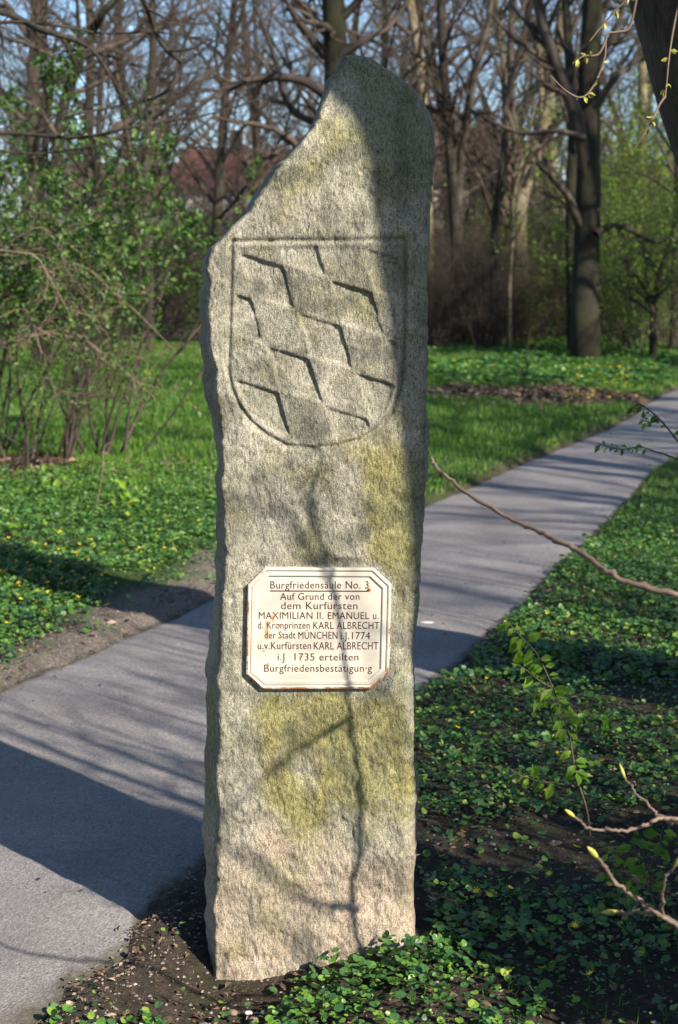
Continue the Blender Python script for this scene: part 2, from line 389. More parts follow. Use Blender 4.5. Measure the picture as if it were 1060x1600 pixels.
SIL_R = [(80, 562), (84, 583), (97, 602), (118, 632), (137, 651), (171, 669), (201, 677), (239, 679), (276, 675), (314, 672), (371, 673), (397, 669), (465, 668), (550, 666), (690, 667), (757, 665), (850, 661), (890, 658), (966, 654), (1011, 648), (1100, 648), (1200, 647), (1257, 652), (1314, 648), (1390, 647), (1465, 650), (1600, 651)]
def interp(tab, y): return np.interp(y, [a for a, _ in tab], [b for _, b in tab])
NR, NFr, NS, NB = 640, 240, 26, 30
rows = np.linspace(79.5, 1600, NR)
def planeX(px, py, Y):
    d = np.stack([(px-530)/FPX, math.cos(PITCH)+(800-py)/FPX*math.sin(PITCH), -math.sin(PITCH)+(800-py)/FPX*math.cos(PITCH)], -1)
    t = Y/d[..., 1]; return d[..., 0]*t, CAMH+d[..., 2]*t
jag = noise(rows*.045, 0, 0, 41)*2.6+noise(rows*.13, 0, 0, 42)*1.1+noise(rows*.37, 0, 0, 45)*.35
jag2 = noise(rows*.11, 5, 0, 43)*1.8+noise(rows*.3, 5, 0, 44)*1.0
pl, pr, ps = interp(FR_L, rows)+jag, interp(SIL_R, rows)+jag2*.7, interp(SIL_L, rows)+jag*.8
us = np.linspace(0, 1, NFr)
FP = pl[:, None]*(1-us)[None]+pr[:, None]*us[None]                # where on the face, in photo-scale units
FQ = np.broadcast_to(rows[:, None], FP.shape)
X0, Z0 = planeX(FP, FQ, YF)
SHIELD = [(362, 378), (632, 374), (632, 470), (630, 560), (624, 610), (612, 645), (592, 670), (560, 688), (525, 697), (490, 701), (450, 697), (420, 682), (393, 660), (372, 632), (361, 605), (357, 580), (359, 500)]
dS = seg_dist(FP, FQ, SHIELD); inS = inside(FP, FQ, SHIELD)
wob = noise(FP*.06, FQ*.06, 0, 51)*2.0+noise(FP*.2, FQ*.2, 0, 52)*1.0
det = 70*73-21*21
qx, qy = FP+wob-372, FQ+wob*.7-393
ci, cj = (qx*73-qy*21)/det, (qy*70-qx*21)/det
fi, fj = ci-np.floor(ci), cj-np.floor(cj)
even = (np.floor(ci)+np.floor(cj)) % 2 == 0
cell = even*(1-.45*fj)*(.55+.45*fi)*sstep(0, .07, fj)*sstep(0, .07, 1-fi)*sstep(0, .14, 1-fj)*sstep(0, .14, fi)*(.85+.35*noise(FP*.02, FQ*.02, 0, 53))
D = np.zeros(FP.shape)                                            # inward depth of the face
D += inS*sstep(3, 14, dS)*(cell*.0120+.004)
D += .0085*np.exp(-(dS/4.2)**2)*(.85+.15*(FP < 480)+.35*(FP > 600)+.35*(FP > 480)*(FQ > 560))
D -= .006*sstep(632, 638, FP)*sstep(372, 380, FQ)*sstep(536+.0*FP, 526, FQ+6*np.cos((FP-648)/10))
D += .004*np.exp(-((FP-661)/3)**2)*sstep(380, 400, FQ)*sstep(520, 500, FQ)
PLATE = [(412, 886), (592, 888), (612, 912), (607, 1050), (585, 1073), (412, 1076), (386, 1050), (388, 912)]
dP = seg_dist(FP, FQ, PLATE); inP = inside(FP, FQ, PLATE); sp = np.where(inP, -dP, dP)
flat = sstep(20, 8, sp)
wx = fbm(X0*6, Z0*6, 0, 61, 3)*.0085+fbm(X0*24, Z0*19, 3, 62, 3)*.0024+fbm(X0*95, Z0*55, 5, 63, 2)*.0013
rough_y = 1+.5*sstep(1100, 1300, FQ)
chips = sstep(.25, .6, fbm(X0*16, Z0*12, 9, 66, 3))*.0028
D += (wx*rough_y+chips)*(1-flat)*np.where(inS, .55, 1.0)+flat*.004
ed = np.minimum((FP-pl[:, None])*2.1, pr[:, None]-FP)*1.57e-3
ed = np.minimum(ed, (FQ-79)*1.3e-3)
Rr = .032+.012*noise(Z0*9, us[None]*2, 0, 67)
e = np.clip(1-ed/Rr, 0, 1)
Yf = YF+D+Rr*(1-np.sqrt(np.clip(1-e*e, 0, 1)))
# the apex leans back
Yf = Yf+sstep(230, 80, FQ)*.05
Tk = np.interp(rows, [80, 200, 420, 1600], [.17, .23, .30, .34])
slx, _ = planeX(ps, rows, YF+.12)
frx, flx, zz = X0[:, -1], X0[:, 0], Z0[:, 0]
sT = np.linspace(0, 1, NS+2)[1:-1]; bT = np.linspace(0, 1, NB)
def rn(a, b, s): return fbm(a*8, b*8, 1.5, s, 4)*.008
yback = YF+Tk+sstep(230, 80, rows)*.0
rx = frx[:, None]+(-.012*sT[None]+.012*np.sin(sT*math.pi)[None])-(sT**4)[None]*.03
ry = Yf[:, -1][:, None]*(1-sT)[None]+yback[:, None]*sT[None]
rx = rx+rn(ry, zz[:, None]+0*ry, 71)*np.sin(sT*math.pi)[None]
bx0, bx1 = rx[:, -1], slx+.012
bx = bx0[:, None]*(1-bT)[None]+bx1[:, None]*bT[None]
by = yback[:, None]+rn(bx, zz[:, None]+0*bx, 72)
s2 = sT[::-1]
lx = np.where(s2[None] > .4, slx[:, None]+(bx1-slx)[:, None]*((s2[None]-.4)/.6)**2, flx[:, None]+(slx-flx)[:, None]*np.sin(np.clip(s2[None]/.4, 0, 1)*math.pi/2))
ly = Yf[:, 0][:, None]*(1-s2)[None]+by[:, -1][:, None]*s2[None]
lx = lx+rn(ly, zz[:, None]+0*ly, 73)*np.sin(s2*math.pi)[None]
RX = np.concatenate([X0, rx, bx, lx], 1); RY = np.concatenate([Yf, ry, by, ly], 1); NU = RX.shape[1]
RZ = np.repeat(zz[:, None], NU, 1)
k0 = lambda a: np.concatenate([a, np.repeat(a[:, -1:], NU-NFr, 1)*0+a.mean(1, keepdims=True)], 1)
fn = lambda s, k=12: fbm(FP*.0157*k/10, FQ*.0157*k/10, 0, s, 4)
def blob(x, y, rx_, ry_, p=2): return np.exp(-(np.abs((FP-x)/rx_)**p+np.abs((FQ-y)/ry_)**p))
moss = np.maximum.reduce([blob(430, 1140, 32, 70), blob(485, 1150, 90, 90), blob(590, 1115, 45, 60), blob(520, 1230, 110, 75)*.9, blob(440, 1230, 45, 60), blob(605, 780, 42, 130)*.9, blob(520, 780, 90, 90)*.35, blob(520, 250, 70, 120)*.3])
moss = np.clip(moss*1.75+.7*fn(81)-.2, 0, 1)*sstep(2, 12, sp)
pink = np.clip(sstep(1230, 1420, FQ)+.45*fn(82)*sstep(1180, 1300, FQ), 0, 1)
algae_shade = np.clip(sstep(360, 90, FQ)*sstep(520, 640, FP+.2*FQ)*1.1+sstep(600, 660, FP)*.55*sstep(1000, 700, FQ)+sstep(150, 80, FQ)*.9+.3*fn(83)+.12, 0, 1)  # algae, with the cast shade at top and right deepened in colour
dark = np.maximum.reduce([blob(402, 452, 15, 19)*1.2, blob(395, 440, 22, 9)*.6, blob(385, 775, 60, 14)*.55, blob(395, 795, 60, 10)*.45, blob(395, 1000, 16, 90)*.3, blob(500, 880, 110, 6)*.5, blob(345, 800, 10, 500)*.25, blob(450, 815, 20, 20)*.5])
dapple_shade = np.maximum.reduce([blob(470, 520, 150, 190)*.26, blob(440, 800, 130, 70)*.45, blob(350, 560, 22, 150)*.15])*(1-.5*blob(540, 560, 60, 60))  # soft branch dapple painted into the stone colour around and below the shield
dark = np.maximum(dark, dapple_shade)+inS*sstep(3, 10, dS)*(~even)*.17
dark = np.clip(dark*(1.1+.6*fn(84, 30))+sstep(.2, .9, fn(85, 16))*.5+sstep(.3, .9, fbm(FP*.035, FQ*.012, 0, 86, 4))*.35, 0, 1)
cap = np.array([[RX[0].mean(), RY[0].mean(), zz[0]+.004]])
SV = np.concatenate([np.stack([RX, RY, RZ], -1).reshape(-1, 3), cap])
ii, jj = np.meshgrid(np.arange(NR-1), np.arange(NU), indexing='ij'); j2 = (jj+1) % NU
SF = np.stack([ii*NU+jj, (ii+1)*NU+jj, (ii+1)*NU+j2, ii*NU+j2], -1).reshape(-1, 4)
j = np.arange(NU); CF = np.stack([np.full(NU, NR*NU), j, (j+1) % NU], 1)
at = {k: np.append(k0(v).ravel(), v[0].mean()) for k, v in (('moss', moss), ('pink', pink), ('algae_shade', algae_shade), ('dark', dark))}
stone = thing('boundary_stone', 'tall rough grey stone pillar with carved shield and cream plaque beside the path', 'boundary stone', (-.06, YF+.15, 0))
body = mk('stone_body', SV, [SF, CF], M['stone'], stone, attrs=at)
body['label'] = 'rough hewn granite slab with slanting shoulder and chequered shield relief'

# the plaque: stepped enamel plate
oct_px = [(248, 85), (808, 88), (900, 175), (888, 628), (795, 712), (238, 715), (148, 635), (158, 175)]
def c7(x, y): return (340+x/3.3125, 860+y/3.3125)
octw = np.array([[*S(*c7(x, y))] for x, y in oct_px])[:, [0, 2]]
def inset(poly, d):
    n = len(poly); out = []; c = poly.mean(0)
    L = []
    for i in range(n):
        a, b = poly[i], poly[(i+1) % n]; nn = np.array([-(b-a)[1], (b-a)[0]]); nn /= np.linalg.norm(nn)
        if np.dot(c-a, nn) < 0: nn = -nn
        L.append((nn, np.dot(nn, a)+d))
    for i in range(n):
        (n1_, d1), (n2_, d2) = L[i-1], L[i]
        out.append(np.linalg.solve(np.array([n1_, n2_]), np.array([d1, d2])))
    return np.array(out)
prof = [(0, -.012), (0, .007), (.0015, .0095), (.005, .0105), (.0075, .0090), (.0085, .0060), (.0095, .0060), (.0115, .0085), (.0185, .0088), (.0205, .0078), (.0215, .0047), (.0228, .0045), (.03, .0045)]
VV = []; rim = []
for d, h in prof:
    o = inset(octw, d)
    for x, z in o: VV.append((x, YF-h, z)); rim.append(1.0 if d < .006 else .45*math.exp(-(d-.006)/.006))
VV.append((octw[:, 0].mean(), YF-.0045, octw[:, 1].mean())); rim.append(0)
rim = np.array(rim); zc = np.array([v[2] for v in VV]); zl, zh = zc.min(), zc.max()
rim = rim*np.where(zc < zl+.06, 1.25, .95)
fq = [(k*8+i, k*8+(i+1) % 8, (k+1)*8+(i+1) % 8, (k+1)*8+i) for k in range(len(prof)-1) for i in range(8)]
ft = [(12*8+i, 12*8+(i+1) % 8, 13*8) for i in range(8)]
spots = []
for x, y, r, sz in [(260, 378, .008, .8), (320, 384, .006, 1), (240, 519, .005, 1), (428, 547, .005, 1), (436, 572, .004, 1), (262, 590, .005, .5), (786, 203, .007, .7), (288, 350, .006, .4), (255, 420, .008, .3), (332, 325, .004, 1)]:
    p = S(*c7(x, y)); spots.append(((p.x+.06, YF-.0045-(YF+.15), p.z), r, sz))
plaque = mk('plaque', VV, [np.array(fq), np.array(ft)], mat_enamel(spots), stone, smooth=False, attrs={'rim': rim})
plaque['label'] = 'cream enamel plaque with cut corners, moulded rim and rust spots'
# lettering
def text_arr(txt):
    cu = bpy.data.curves.new('lettering_line', 'FONT'); cu.body = txt; cu.size = 1.0; cu.resolution_u = 3; cu.space_character = 1.06
    o = bpy.data.objects.new('lettering_line', cu); COL.objects.link(o)
    dg = bpy.context.evaluated_depsgraph_get(); me = bpy.data.meshes.new_from_object(o.evaluated_get(dg))
    v = np.zeros(len(me.vertices)*3); me.vertices.foreach_get('co', v)
    fs = [tuple(p.vertices) for p in me.polygons]
    bpy.data.objects.remove(o); bpy.data.curves.remove(cu); bpy.data.meshes.remove(me)
    return v.reshape(-1, 3), fs
CAPH = text_arr('H')[0][:, 1].max()
tv, ts = [], {}
off = 0
for txt, x0, x1, yb, yt in [
    ('Burgfriedens\u00e4ule No. 3', 275, 783, 195, 157), ('Auf Grund der von', 325, 735, 253, 218), ('dem Kurf\u00fcrsten', 330, 725, 302, 264),
    ('MAXIMILIAN II.', 215, 548, 352, 316), ('EMANUEL u.', 572, 835, 353, 317), ('d. Kronprinzen', 210, 478, 402, 366), ('KARL ALBRECHT', 497, 838, 404, 367),
    ('der Stadt', 245, 405, 453, 417), ('M\u00dcNCHEN', 420, 622, 455, 418), ('i.J.1774', 638, 790, 457, 420), ('u.v.Kurf\u00fcrsten', 210, 485, 508, 471), ('KARL ALBRECHT', 500, 833, 510, 472),
    ('i.J  1735 erteilten', 313, 730, 567, 530), ('Burgfriedensbest\u00e4tigun\u00b7g', 243, 800, 625, 588)]:
    v, fs = text_arr(txt)
    a, b, c = S(*c7(x0, yb)), S(*c7(x1, yb)), S(*c7(x0, yt))
    sx = (b.x-a.x)/(v[:, 0].max()-v[:, 0].min()); sz = (c.z-a.z)/CAPH
    tv.append(np.stack([a.x+(v[:, 0]-v[:, 0].min())*sx, np.full(len(v), YF-.0051), a.z+v[:, 1]*sz], 1))
    for f in fs: ts.setdefault(len(f), []).append(tuple(q+off for q in f))
    off += len(v)
mk('lettering', np.concatenate(tv), [np.array(f) for f in ts.values()], M['letter'], plaque, smooth=False)
a, b, c, d = (S(*c7(*q)) for q in ((272, 204.5), (778, 206), (778, 212), (272, 210.5)))
mk('underline', [(q.x, YF-.0051, q.z) for q in (a, b, c, d)], [[(3, 2, 1, 0)]], M['letter'], plaque)
q = S(*c7(785, 201)); tb = Tubes(); tb.add([(q.x, YF-.0035, q.z), (q.x, YF-.007, q.z), (q.x, YF-.008, q.z), (q.x, YF-.0083, q.z)], [.0034, .0034, .0024, .0002], 12)
tb.build('screw', M['rust'], plaque)

# ------------------------------------------------------------------ trees: growth
def unit(v): return v/(np.linalg.norm(v)+1e-12)
def grow(tb, p, d, L, r, lvl, rng, spec, tips=None, sub=False):
    """spec[lvl] = (points, sides, children, start, angle, length ratio, wander, up)"""
    n, sides, kids, st, ang, lr, wan, up = spec[lvl]
    pts = [p]; rad = [r]; q = p; dd = d; step = L/(n-1); dirs = [d]
    for i in range(1, n):
        dd = dd+rng.normal(0, wan, 3); dd[2] += up; dd = dd/math.sqrt(dd[0]*dd[0]+dd[1]*dd[1]+dd[2]*dd[2])
        q = q+dd*step; pts.append(q); dirs.append(dd); rad.append(r*(1-.78*i/(n-1)))
    tb[1 if (lvl or sub) else 0].add(pts, rad, sides)
    if lvl+1 < len(spec):
        for k in range(kids):
            t = st+(1-st)*(k+rng.rand())/kids; i = min(int(t*(n-1)), n-2); f = t*(n-1)-i
            pp = pts[i]*(1-f)+pts[i+1]*f; b = dirs[i+1]
            a = rng.normal(ang, .2); x = unit(np.cross(b, rng.normal(0, 1, 3)))
            cd = b*math.cos(a)+x*math.sin(a)
            grow(tb, pp, cd, L*lr*(1-.5*t)*rng.uniform(.7, 1.25), max(r*(1-.78*t)*rng.uniform(.36, .55), .0022), lvl+1, rng, spec, tips)
    elif tips is not None: tips.append((pts[-1], dirs[-1])); tips.append((pts[n//2], dirs[n//2]))
def limb(tb, pts, r0, r1, rng, n=14, sides=7, kids=10, spec=None, st=.15, kl=.4, tips=None, slot=1):
    c = spline(pts, n); L = np.linalg.norm(np.diff(c, axis=0), axis=1).sum()
    tb[slot].add(list(c), list(np.linspace(r0, r1, n)), sides)
    if spec:
        for k in range(kids):
            t = st+(1-st)*(k+rng.rand())/kids; i = min(int(t*(n-1)), n-2); f = t*(n-1)-i
            b = unit(c[i+1]-c[i]); a = rng.normal(.8, .2); x = unit(np.cross(b, rng.normal(0, 1, 3)))
            grow(tb, c[i]*(1-f)+c[i+1]*f, b*math.cos(a)+x*math.sin(a), L*kl*(1-.4*t)*rng.uniform(.6, 1.3), max((r0+(r1-r0)*t)*rng.uniform(.4, .6), .003), 0, rng, spec, tips, True)
class Pair(list): pass
def pair(): return [Tubes(), Tubes()]
BIG = [(12, 9, 26, .16, .85, .50, .06, .02), (8, 5, 9, .2, .75, .52, .12, .035), (6, 4, 6, .15, .75, .50, .16, .02), (4, 3, 6, .15, .8, .6, .2, .0), (3, 3, 0, 0, 0, 0, .2, 0)]
SUB = [(7, 4, 7, .15, .75, .5, .14, .02), (5, 3, 5, .15, .8, .5, .2, .0), (3, 3, 0, 0, 0, 0, .22, 0)]
SUB3 = [(8, 4, 7, .15, .75, .5, .12, .02), (6, 3, 5, .15, .75, .5, .16, .02), (4, 3, 4, .15, .8, .5, .2, .0), (3, 3, 0, 0, 0, 0, .22, 0)]
def tree(name, label, loc, H, r, seed, spec=BIG, lean=(0, 0), bark='bark', group=None, twig='twig'):
    rng = np.random.RandomState(seed); t = thing(name, label, 'tree', loc, group); tb = pair()
    p = np.array(loc, float)-np.array((0, 0, .15))
    grow(tb, p, unit(np.array((lean[0], lean[1], 1.0))), H, r, 0, rng, spec)
    # root flare
    tb[0].add([p, p+np.array((0, 0, .25)), p+np.array((lean[0]*.6, lean[1]*.6, .7))], [r*1.7, r*1.25, r*.9], 9)
    tb[0].build('trunk', M[bark], t); tb[1].build('crown', M[twig], t)
    return t

exec_rng = np.random.RandomState(77)
# far wood: five grown trees, copied with turns and scales
FARL = 'bare brown tree among the many in the wood behind the lawn'
protos = []
for i, (H, r, sp_) in enumerate([(15, .20, BIG), (17, .24, BIG), (13, .15, BIG), (16, .19, BIG), (12, .11, BIG)]):
    protos.append(tree('bare_tree', FARL, (0, 0, 0), H, r, 100+i, group='bare trees of the far wood', bark=['bark', 'barkdark', 'bark', 'barkpale', 'bark'][i]))
spots_ = []
for k in range(35):
    Y = 36+46*((k*0.618) % 1.0)**1.15; u = ((k*0.4142+.13) % 1.0)
    px = -160+u*1420
    spots_.append((px, Y))
for k, (px, Y) in enumerate(spots_):
    g = P(px, 440, Y); s = exec_rng.uniform(.8, 1.2); rz = exec_rng.uniform(0, 6.28)
    if k < 5:
        o = protos[k]; o.location = (g.x, Y, 0); o.rotation_euler.z = rz; o.scale = (s, s, s)
    else: dup(protos[k % 5], (g.x, Y, 0), rz, s)

# trees one can tell apart
def shaped(name, label, base, stems, seed, bark, kids=9, spec=SUB3, kl=.34, twig='twig', cat='tree', foliage=None):
    """stems: list of (list of (px,py), distance, r0, r1, slot); slot 0 = trunk, 1 = limb"""
    rng = np.random.RandomState(seed); t = thing(name, label, cat, base); tb = pair(); tips = []
    for pts, Y, r0, r1, slot, kd in stems:
        w3 = [np.array(P(x, y, Y+(rng.uniform(-.3, .3) if i else 0))) for i, (x, y) in enumerate(pts)]
        limb(tb, w3, r0, r1, rng, n=4*len(pts), sides=9 if slot == 0 else 6, kids=kd, spec=spec, kl=kl, st=.2 if slot else .35, tips=tips, slot=slot)
    tb[0].build('trunk', M[bark], t); tb[1].build('crown', M[twig], t)
    if foliage:
        lv = Leaves(Leaves.LANCE)
        for p, d in tips:
            if rng.rand() < foliage[1]: lv.add(p, d+rng.normal(0, .5, 3), rng.normal(0, .4, 3)+(0, 0, 1), foliage[2]*rng.uniform(.6, 1.3))
        lv.build('foliage', M[foliage[0]], t)
    return t
YA = 29.5
shaped('old_tree', 'tallest dark tree beside the bend of the path with a drooping side limb', (4.87, YA, 0), [
    ([(915, 590), (915, 500), (917, 400), (921, 264), (922, 113), (927, 0), (935, -180)], YA, .31, .17, 0, 6),
    ([(921, 290), (901, 181), (872, 110), (856, 60), (841, 0), (820, -140)], YA, .15, .08, 1, 12),
    ([(930, 366), (939, 360), (962, 353), (992, 362), (1018, 377), (1045, 374), (1075, 390)], YA-.3, .075, .03, 1, 10),
    ([(930, 170), (960, 125), (1000, 90), (1060, 60)], YA-.4, .07, .03, 1, 10),
    ([(915, 215), (870, 205), (815, 208), (770, 190)], YA-.3, .06, .025, 1, 10),
    ([(935, 90), (965, 40), (990, -60)], YA+.3, .08, .04, 1, 10)], 201, 'barkdark')
shaped('ivy_tree', 'dark slim tree close behind the tallest one, ivy leaves halfway up', (4.75, 31.2, 0), [
    ([(898, 570), (895, 450), (893, 330), (896, 200), (890, 100), (880, -60)], 31.2, .15, .08, 0, 10)], 202, 'barkdark', foliage=('shrubleaf', .1, .1))
shaped('pale_tree', 'sunlit pale trunk that forks low behind the slender grey sapling', (4.7, 39, 0), [
    ([(817, 535), (814, 430), (811, 340), (826, 275), (852, 189), (868, 110), (880, 0), (890, -100)], 39, .23, .10, 0, 8),
    ([(812, 345), (806, 290), (806, 226), (798, 113), (800, 0), (798, -120)], 38.8, .13, .07, 1, 14),
    ([(822, 290), (840, 250), (857, 280), (885, 270)], 38.7, .05, .02, 1, 8)], 203, 'barkpale')
shaped('pale_tree', 'leaning sunlit trunk just right of the forked pale one', (5.6, 41, 0), [
    ([(868, 540), (872, 440), (882, 350), (872, 300), (850, 240), (845, 120), (838, 0)], 41, .15, .07, 0, 12)], 204, 'barkpale')
shaped('twin_stem_tree', 'dark tree with two upright stems just right of the pillar', (2.6, 35, 0), [
    ([(718, 560), (716, 440), (712, 340), (704, 226), (694, 113), (690, 0), (688, -120)], 35, .17, .09, 0, 10),
    ([(712, 350), (724, 226), (742, 113), (764, 30), (775, -80)], 35, .11, .06, 1, 12),
    ([(708, 270), (690, 180), (672, 90), (660, 0)], 35.2, .06, .03, 1, 10)], 205, 'bark')
shaped('crooked_tree', 'thin crooked tree between the twin stemmed tree and the pale fork', (3.6, 33, 0), [
    ([(776, 560), (772, 440), (774, 340), (786, 250), (792, 160), (812, 80), (830, 0)], 33, .09, .05, 0, 12),
    ([(772, 345), (750, 280), (728, 240), (720, 200)], 33, .05, .02, 1, 10)], 206, 'bark')
shaped('sapling', 'slender pale grey sapling in front of the forked pale trunk', (3.9, 33, 0), [
    ([(797, 556), (796, 450), (801, 377), (803, 310), (822, 230), (840, 150)], 33, .055, .02, 0, 10),
    ([(801, 350), (780, 310), (757, 270), (735, 250)], 33, .025, .01, 1, 8)], 207, 'barkpale', kl=.3)
shaped('small_tree', 'small dark tree with spreading crown at the right edge above the path', (6.3, 30.3, 0), [
    ([(1020, 575), (1021, 530), (1022, 488), (1028, 440), (1042, 395), (1060, 340)], 30.3, .09, .035, 0, 12),
    ([(1022, 490), (1008, 450), (990, 425), (975, 400)], 30.3, .04, .015, 1, 10),
    ([(1024, 470), (1050, 440), (1070, 420)], 30.2, .03, .012, 1, 8)], 208, 'barkdark')
shaped('slim_tree', 'slim dark trunk at the far right frame edge beside the small spreading tree', (7.4, 33, 0), [
    ([(1052, 560), (1054, 470), (1058, 340), (1060, 200), (1056, 60), (1060, -60)], 33, .10, .06, 0, 12)], 209, 'barkdark')
shaped('old_tree', 'thick tree rising straight behind the tip of the pillar', (-.1, 34, 0), [
    ([(528, 560), (528, 400), (527, 250), (526, 110), (522, 30), (518, -120)], 34, .32, .24, 0, 6),
    ([(522, 60), (480, 20), (430, -40)], 34, .14, .08, 1, 12),
    ([(525, 160), (470, 125), (400, 123), (350, 143), (313, 166), (285, 205)], 33.6, .12, .03, 1, 16),
    ([(530, 90), (575, 60), (610, 40), (650, -20)], 34, .08, .04, 1, 12),
    ([(524, 230), (470, 215), (420, 250), (385, 290)], 33.8, .07, .025, 1, 14),
    ([(524, 200), (455, 170), (430, 90), (400, 10)], 34.2, .09, .04, 1, 12)], 210, 'barkdark')
shaped('leaning_tree', 'dark tree at upper left whose stem leans right above the green shrub', (-5.6, 26, 0), [
    ([(70, 560), (78, 400), (94, 200), (108, 140), (125, 94), (145, 50), (162, 19), (200, -20)], 26, .12, .06, 0, 10),
    ([(128, 92), (160, 78), (200, 62), (260, 40), (330, 10)], 26, .045, .02, 1, 14),
    ([(90, 215), (60, 170), (20, 150), (-30, 120)], 26, .045, .02, 1, 12)], 211, 'barkdark')
shaped('wavy_tree', 'dark stem with a wavy outline left of the leaning tree', (-6, 28, 0), [
    ([(55, 560), (66, 300), (75, 181), (79, 113), (62, 75), (60, 45), (40, -30)], 28, .08, .05, 0, 12)], 212, 'barkdark')
shaped('slim_tree', 'slim upright tree left of the pillar before the red roofed house', (-4.2, 33, 0), [
    ([(232, 540), (232, 400), (228, 260), (235, 140), (240, 60), (236, -60)], 33, .13, .07, 0, 14),
    ([(230, 240), (262, 170), (280, 90), (310, 20)], 33, .06, .03, 1, 12),
    ([(232, 300), (205, 240), (190, 150), (170, 60)], 33, .05, .025, 1, 12)], 213, 'bark')

# tree left of the frame whose long limbs hang into the top left
rng = np.random.RandomState(31); t = thing('overhanging_tree', 'tree standing left of the picture whose long dark limbs hang across the top left', 'tree', (-4.6, 10.5, 0)); tb = pair()
limb(tb, [(-4.6, 10.5, -.1), (-4.55, 10.4, 1.8), (-4.3, 10.4, 4.0), (-4.0, 10.6, 7.0)], .2, .09, rng, 16, 10, 0, None, slot=0)
for pts, r0, kd in [([(-300, 60), (-120, 0), (0, 18), (35, 32), (65, 47), (105, 58), (140, 75), (165, 105), (182, 135), (195, 165)], .03, 9),
                    ([(-320, 150), (-150, 60), (0, 35), (90, 40), (160, 52), (240, 50), (330, 62)], .016, 10),
                    ([(120, -120), (190, -60), (225, 0), (243, 50), (262, 80), (285, 102), (268, 135), (235, 155), (160, 170), (100, 182)], .022, 9),
                    ([(-320, 250), (-140, 215), (0, 207), (120, 215), (200, 200), (255, 190), (330, 178), (420, 150)], .018, 12),
                    ([(-300, 280), (-100, 235), (60, 240), (160, 228), (240, 240), (330, 225)], .012, 10)]:
    limb(tb, [np.array(P(x, y, 10.2+rng.uniform(-.25, .25))) for x, y in pts], r0, r0*.25, rng, 26, 6, kd, SUB, .2, .16)
tb[0].build('trunk', M['barkdark'], t); tb[1].build('crown', M['bark'], t)

# leaning trunk upper right (near)
rng = np.random.RandomState(32); t = thing('leaning_tree', 'thick trunk leaning in from the upper right corner, close to the camera', 'tree', (2.5, 5.2, 0)); tb = pair()
limb(tb, [(2.5, 5.2, -.1), (2.15, 5.2, .7), (1.74, 5.2, 1.5), (1.42, 5.2, 2.16), (1.26, 5.2, 2.57), (1.05, 5.25, 3.2), (.8, 5.4, 4.4), (.6, 5.6, 6.0)], .36, .22, rng, 24, 20, 0, None, slot=0)
for q in ([(.95, 5.3, 3.8), (1.9, 5.0, 5.0), (2.8, 4.6, 7.0)], [(.78, 5.45, 4.6), (.1, 5.6, 5.6), (-.8, 6.0, 7.4)]):
    limb(tb, [np.array(x) for x in q], .12, .04, rng, 12, 8, 10, SUB3, .25, .4)
tb[0].build('trunk', M['barkmid'], t); tb[1].build('crown', M['twig'], t)

# the tree beside the camera whose shadow lies on the right of the pillar
rng = np.random.RandomState(33); rr = .105
edge = [S(*q)+TOSUN*2.7+SUN_N*rr for q in ((640, 860), (625, 700), (600, 500), (575, 350), (560, 240), (535, 165), (505, 100))]
b0 = edge[0]+(edge[0]-edge[2])*((edge[0].z+.1)/(edge[2].z-edge[0].z))
t = thing('young_tree', 'young tree right of the camera, outside the picture, its shadow across the pillar', 'tree', (b0.x, b0.y, 0)); tb = pair()
top = edge[-1]+(edge[-1]-edge[-2])*8
limb(tb, [np.array(b0)]+[np.array(q) for q in edge]+[np.array(top)], rr, rr*.85, rng, 30, 12, 0, None, slot=0)
limb(tb, [np.array(top), np.array(top)+(.4, -.5, 1.5), np.array(top)+(1.2, -.8, 3)], .07, .02, rng, 10, 6, 8, SUB, .2, .4)
tb[0].build('trunk', M['bark'], t); tb[1].build('crown', M['twig'], t)

# trees behind the camera that stripe the path and lawn with shadow
BACK = [(3.3, 9, .05, 9), (3.75, 12, .06, 11), (4.75, 10, .07, 12), (5.3, 12, .12, 12), (6.3, 20, .12, 14), (7.5, 14, .12, 13), (8.9, 26, .2, 16), (12.5, 26, .2, 16), (15.2, 20, .2, 15), (18, 30, .22, 17)]
for k, (n_, s_, r, H) in enumerate(BACK):
    p = SUN_N*n_+SUN_H*s_
    if r < .08:
        spec = [(12, 8, 10, .55, .7, .35, .03, .02), (6, 4, 6, .2, .7, .5, .12, .03), (4, 3, 0, 0, 0, 0, .16, 0)]
        tree('thin_tree', 'thin bare tree behind the camera that stripes the path with shadow', (p.x, p.y, 0), H, r, 300+k, spec, group='thin trees behind the camera')
    else: dup(protos[k % 3], (p.x, p.y, 0), k*1.3, H/15, 'bare tree behind the camera that shades the lawn', 'bare trees behind the camera')

for k, (n_, s_) in enumerate([(8.5, 7), (9.8, 7.5), (10.9, 8), (12.2, 9), (13.6, 8), (14.5, 10)]):
    p = SUN_N*n_+SUN_H*s_
    if k == 0: pole = tree('tall_tree', 'tall straight tree outside the picture at right, its long shadow on the lawn', (p.x, p.y, 0), 13, .17, 350, [(12, 9, 14, .5, .7, .3, .03, .02), (7, 5, 8, .2, .7, .5, .12, .03), (5, 3, 5, .2, .7, .5, .16, .0), (3, 3, 0, 0, 0, 0, .2, 0)], group='tall trees right of the frame')
    else: dup(pole, (p.x, p.y, 0), k*1.9, (1.1+.12*(k % 3), 1.1+.12*(k % 3), 1))
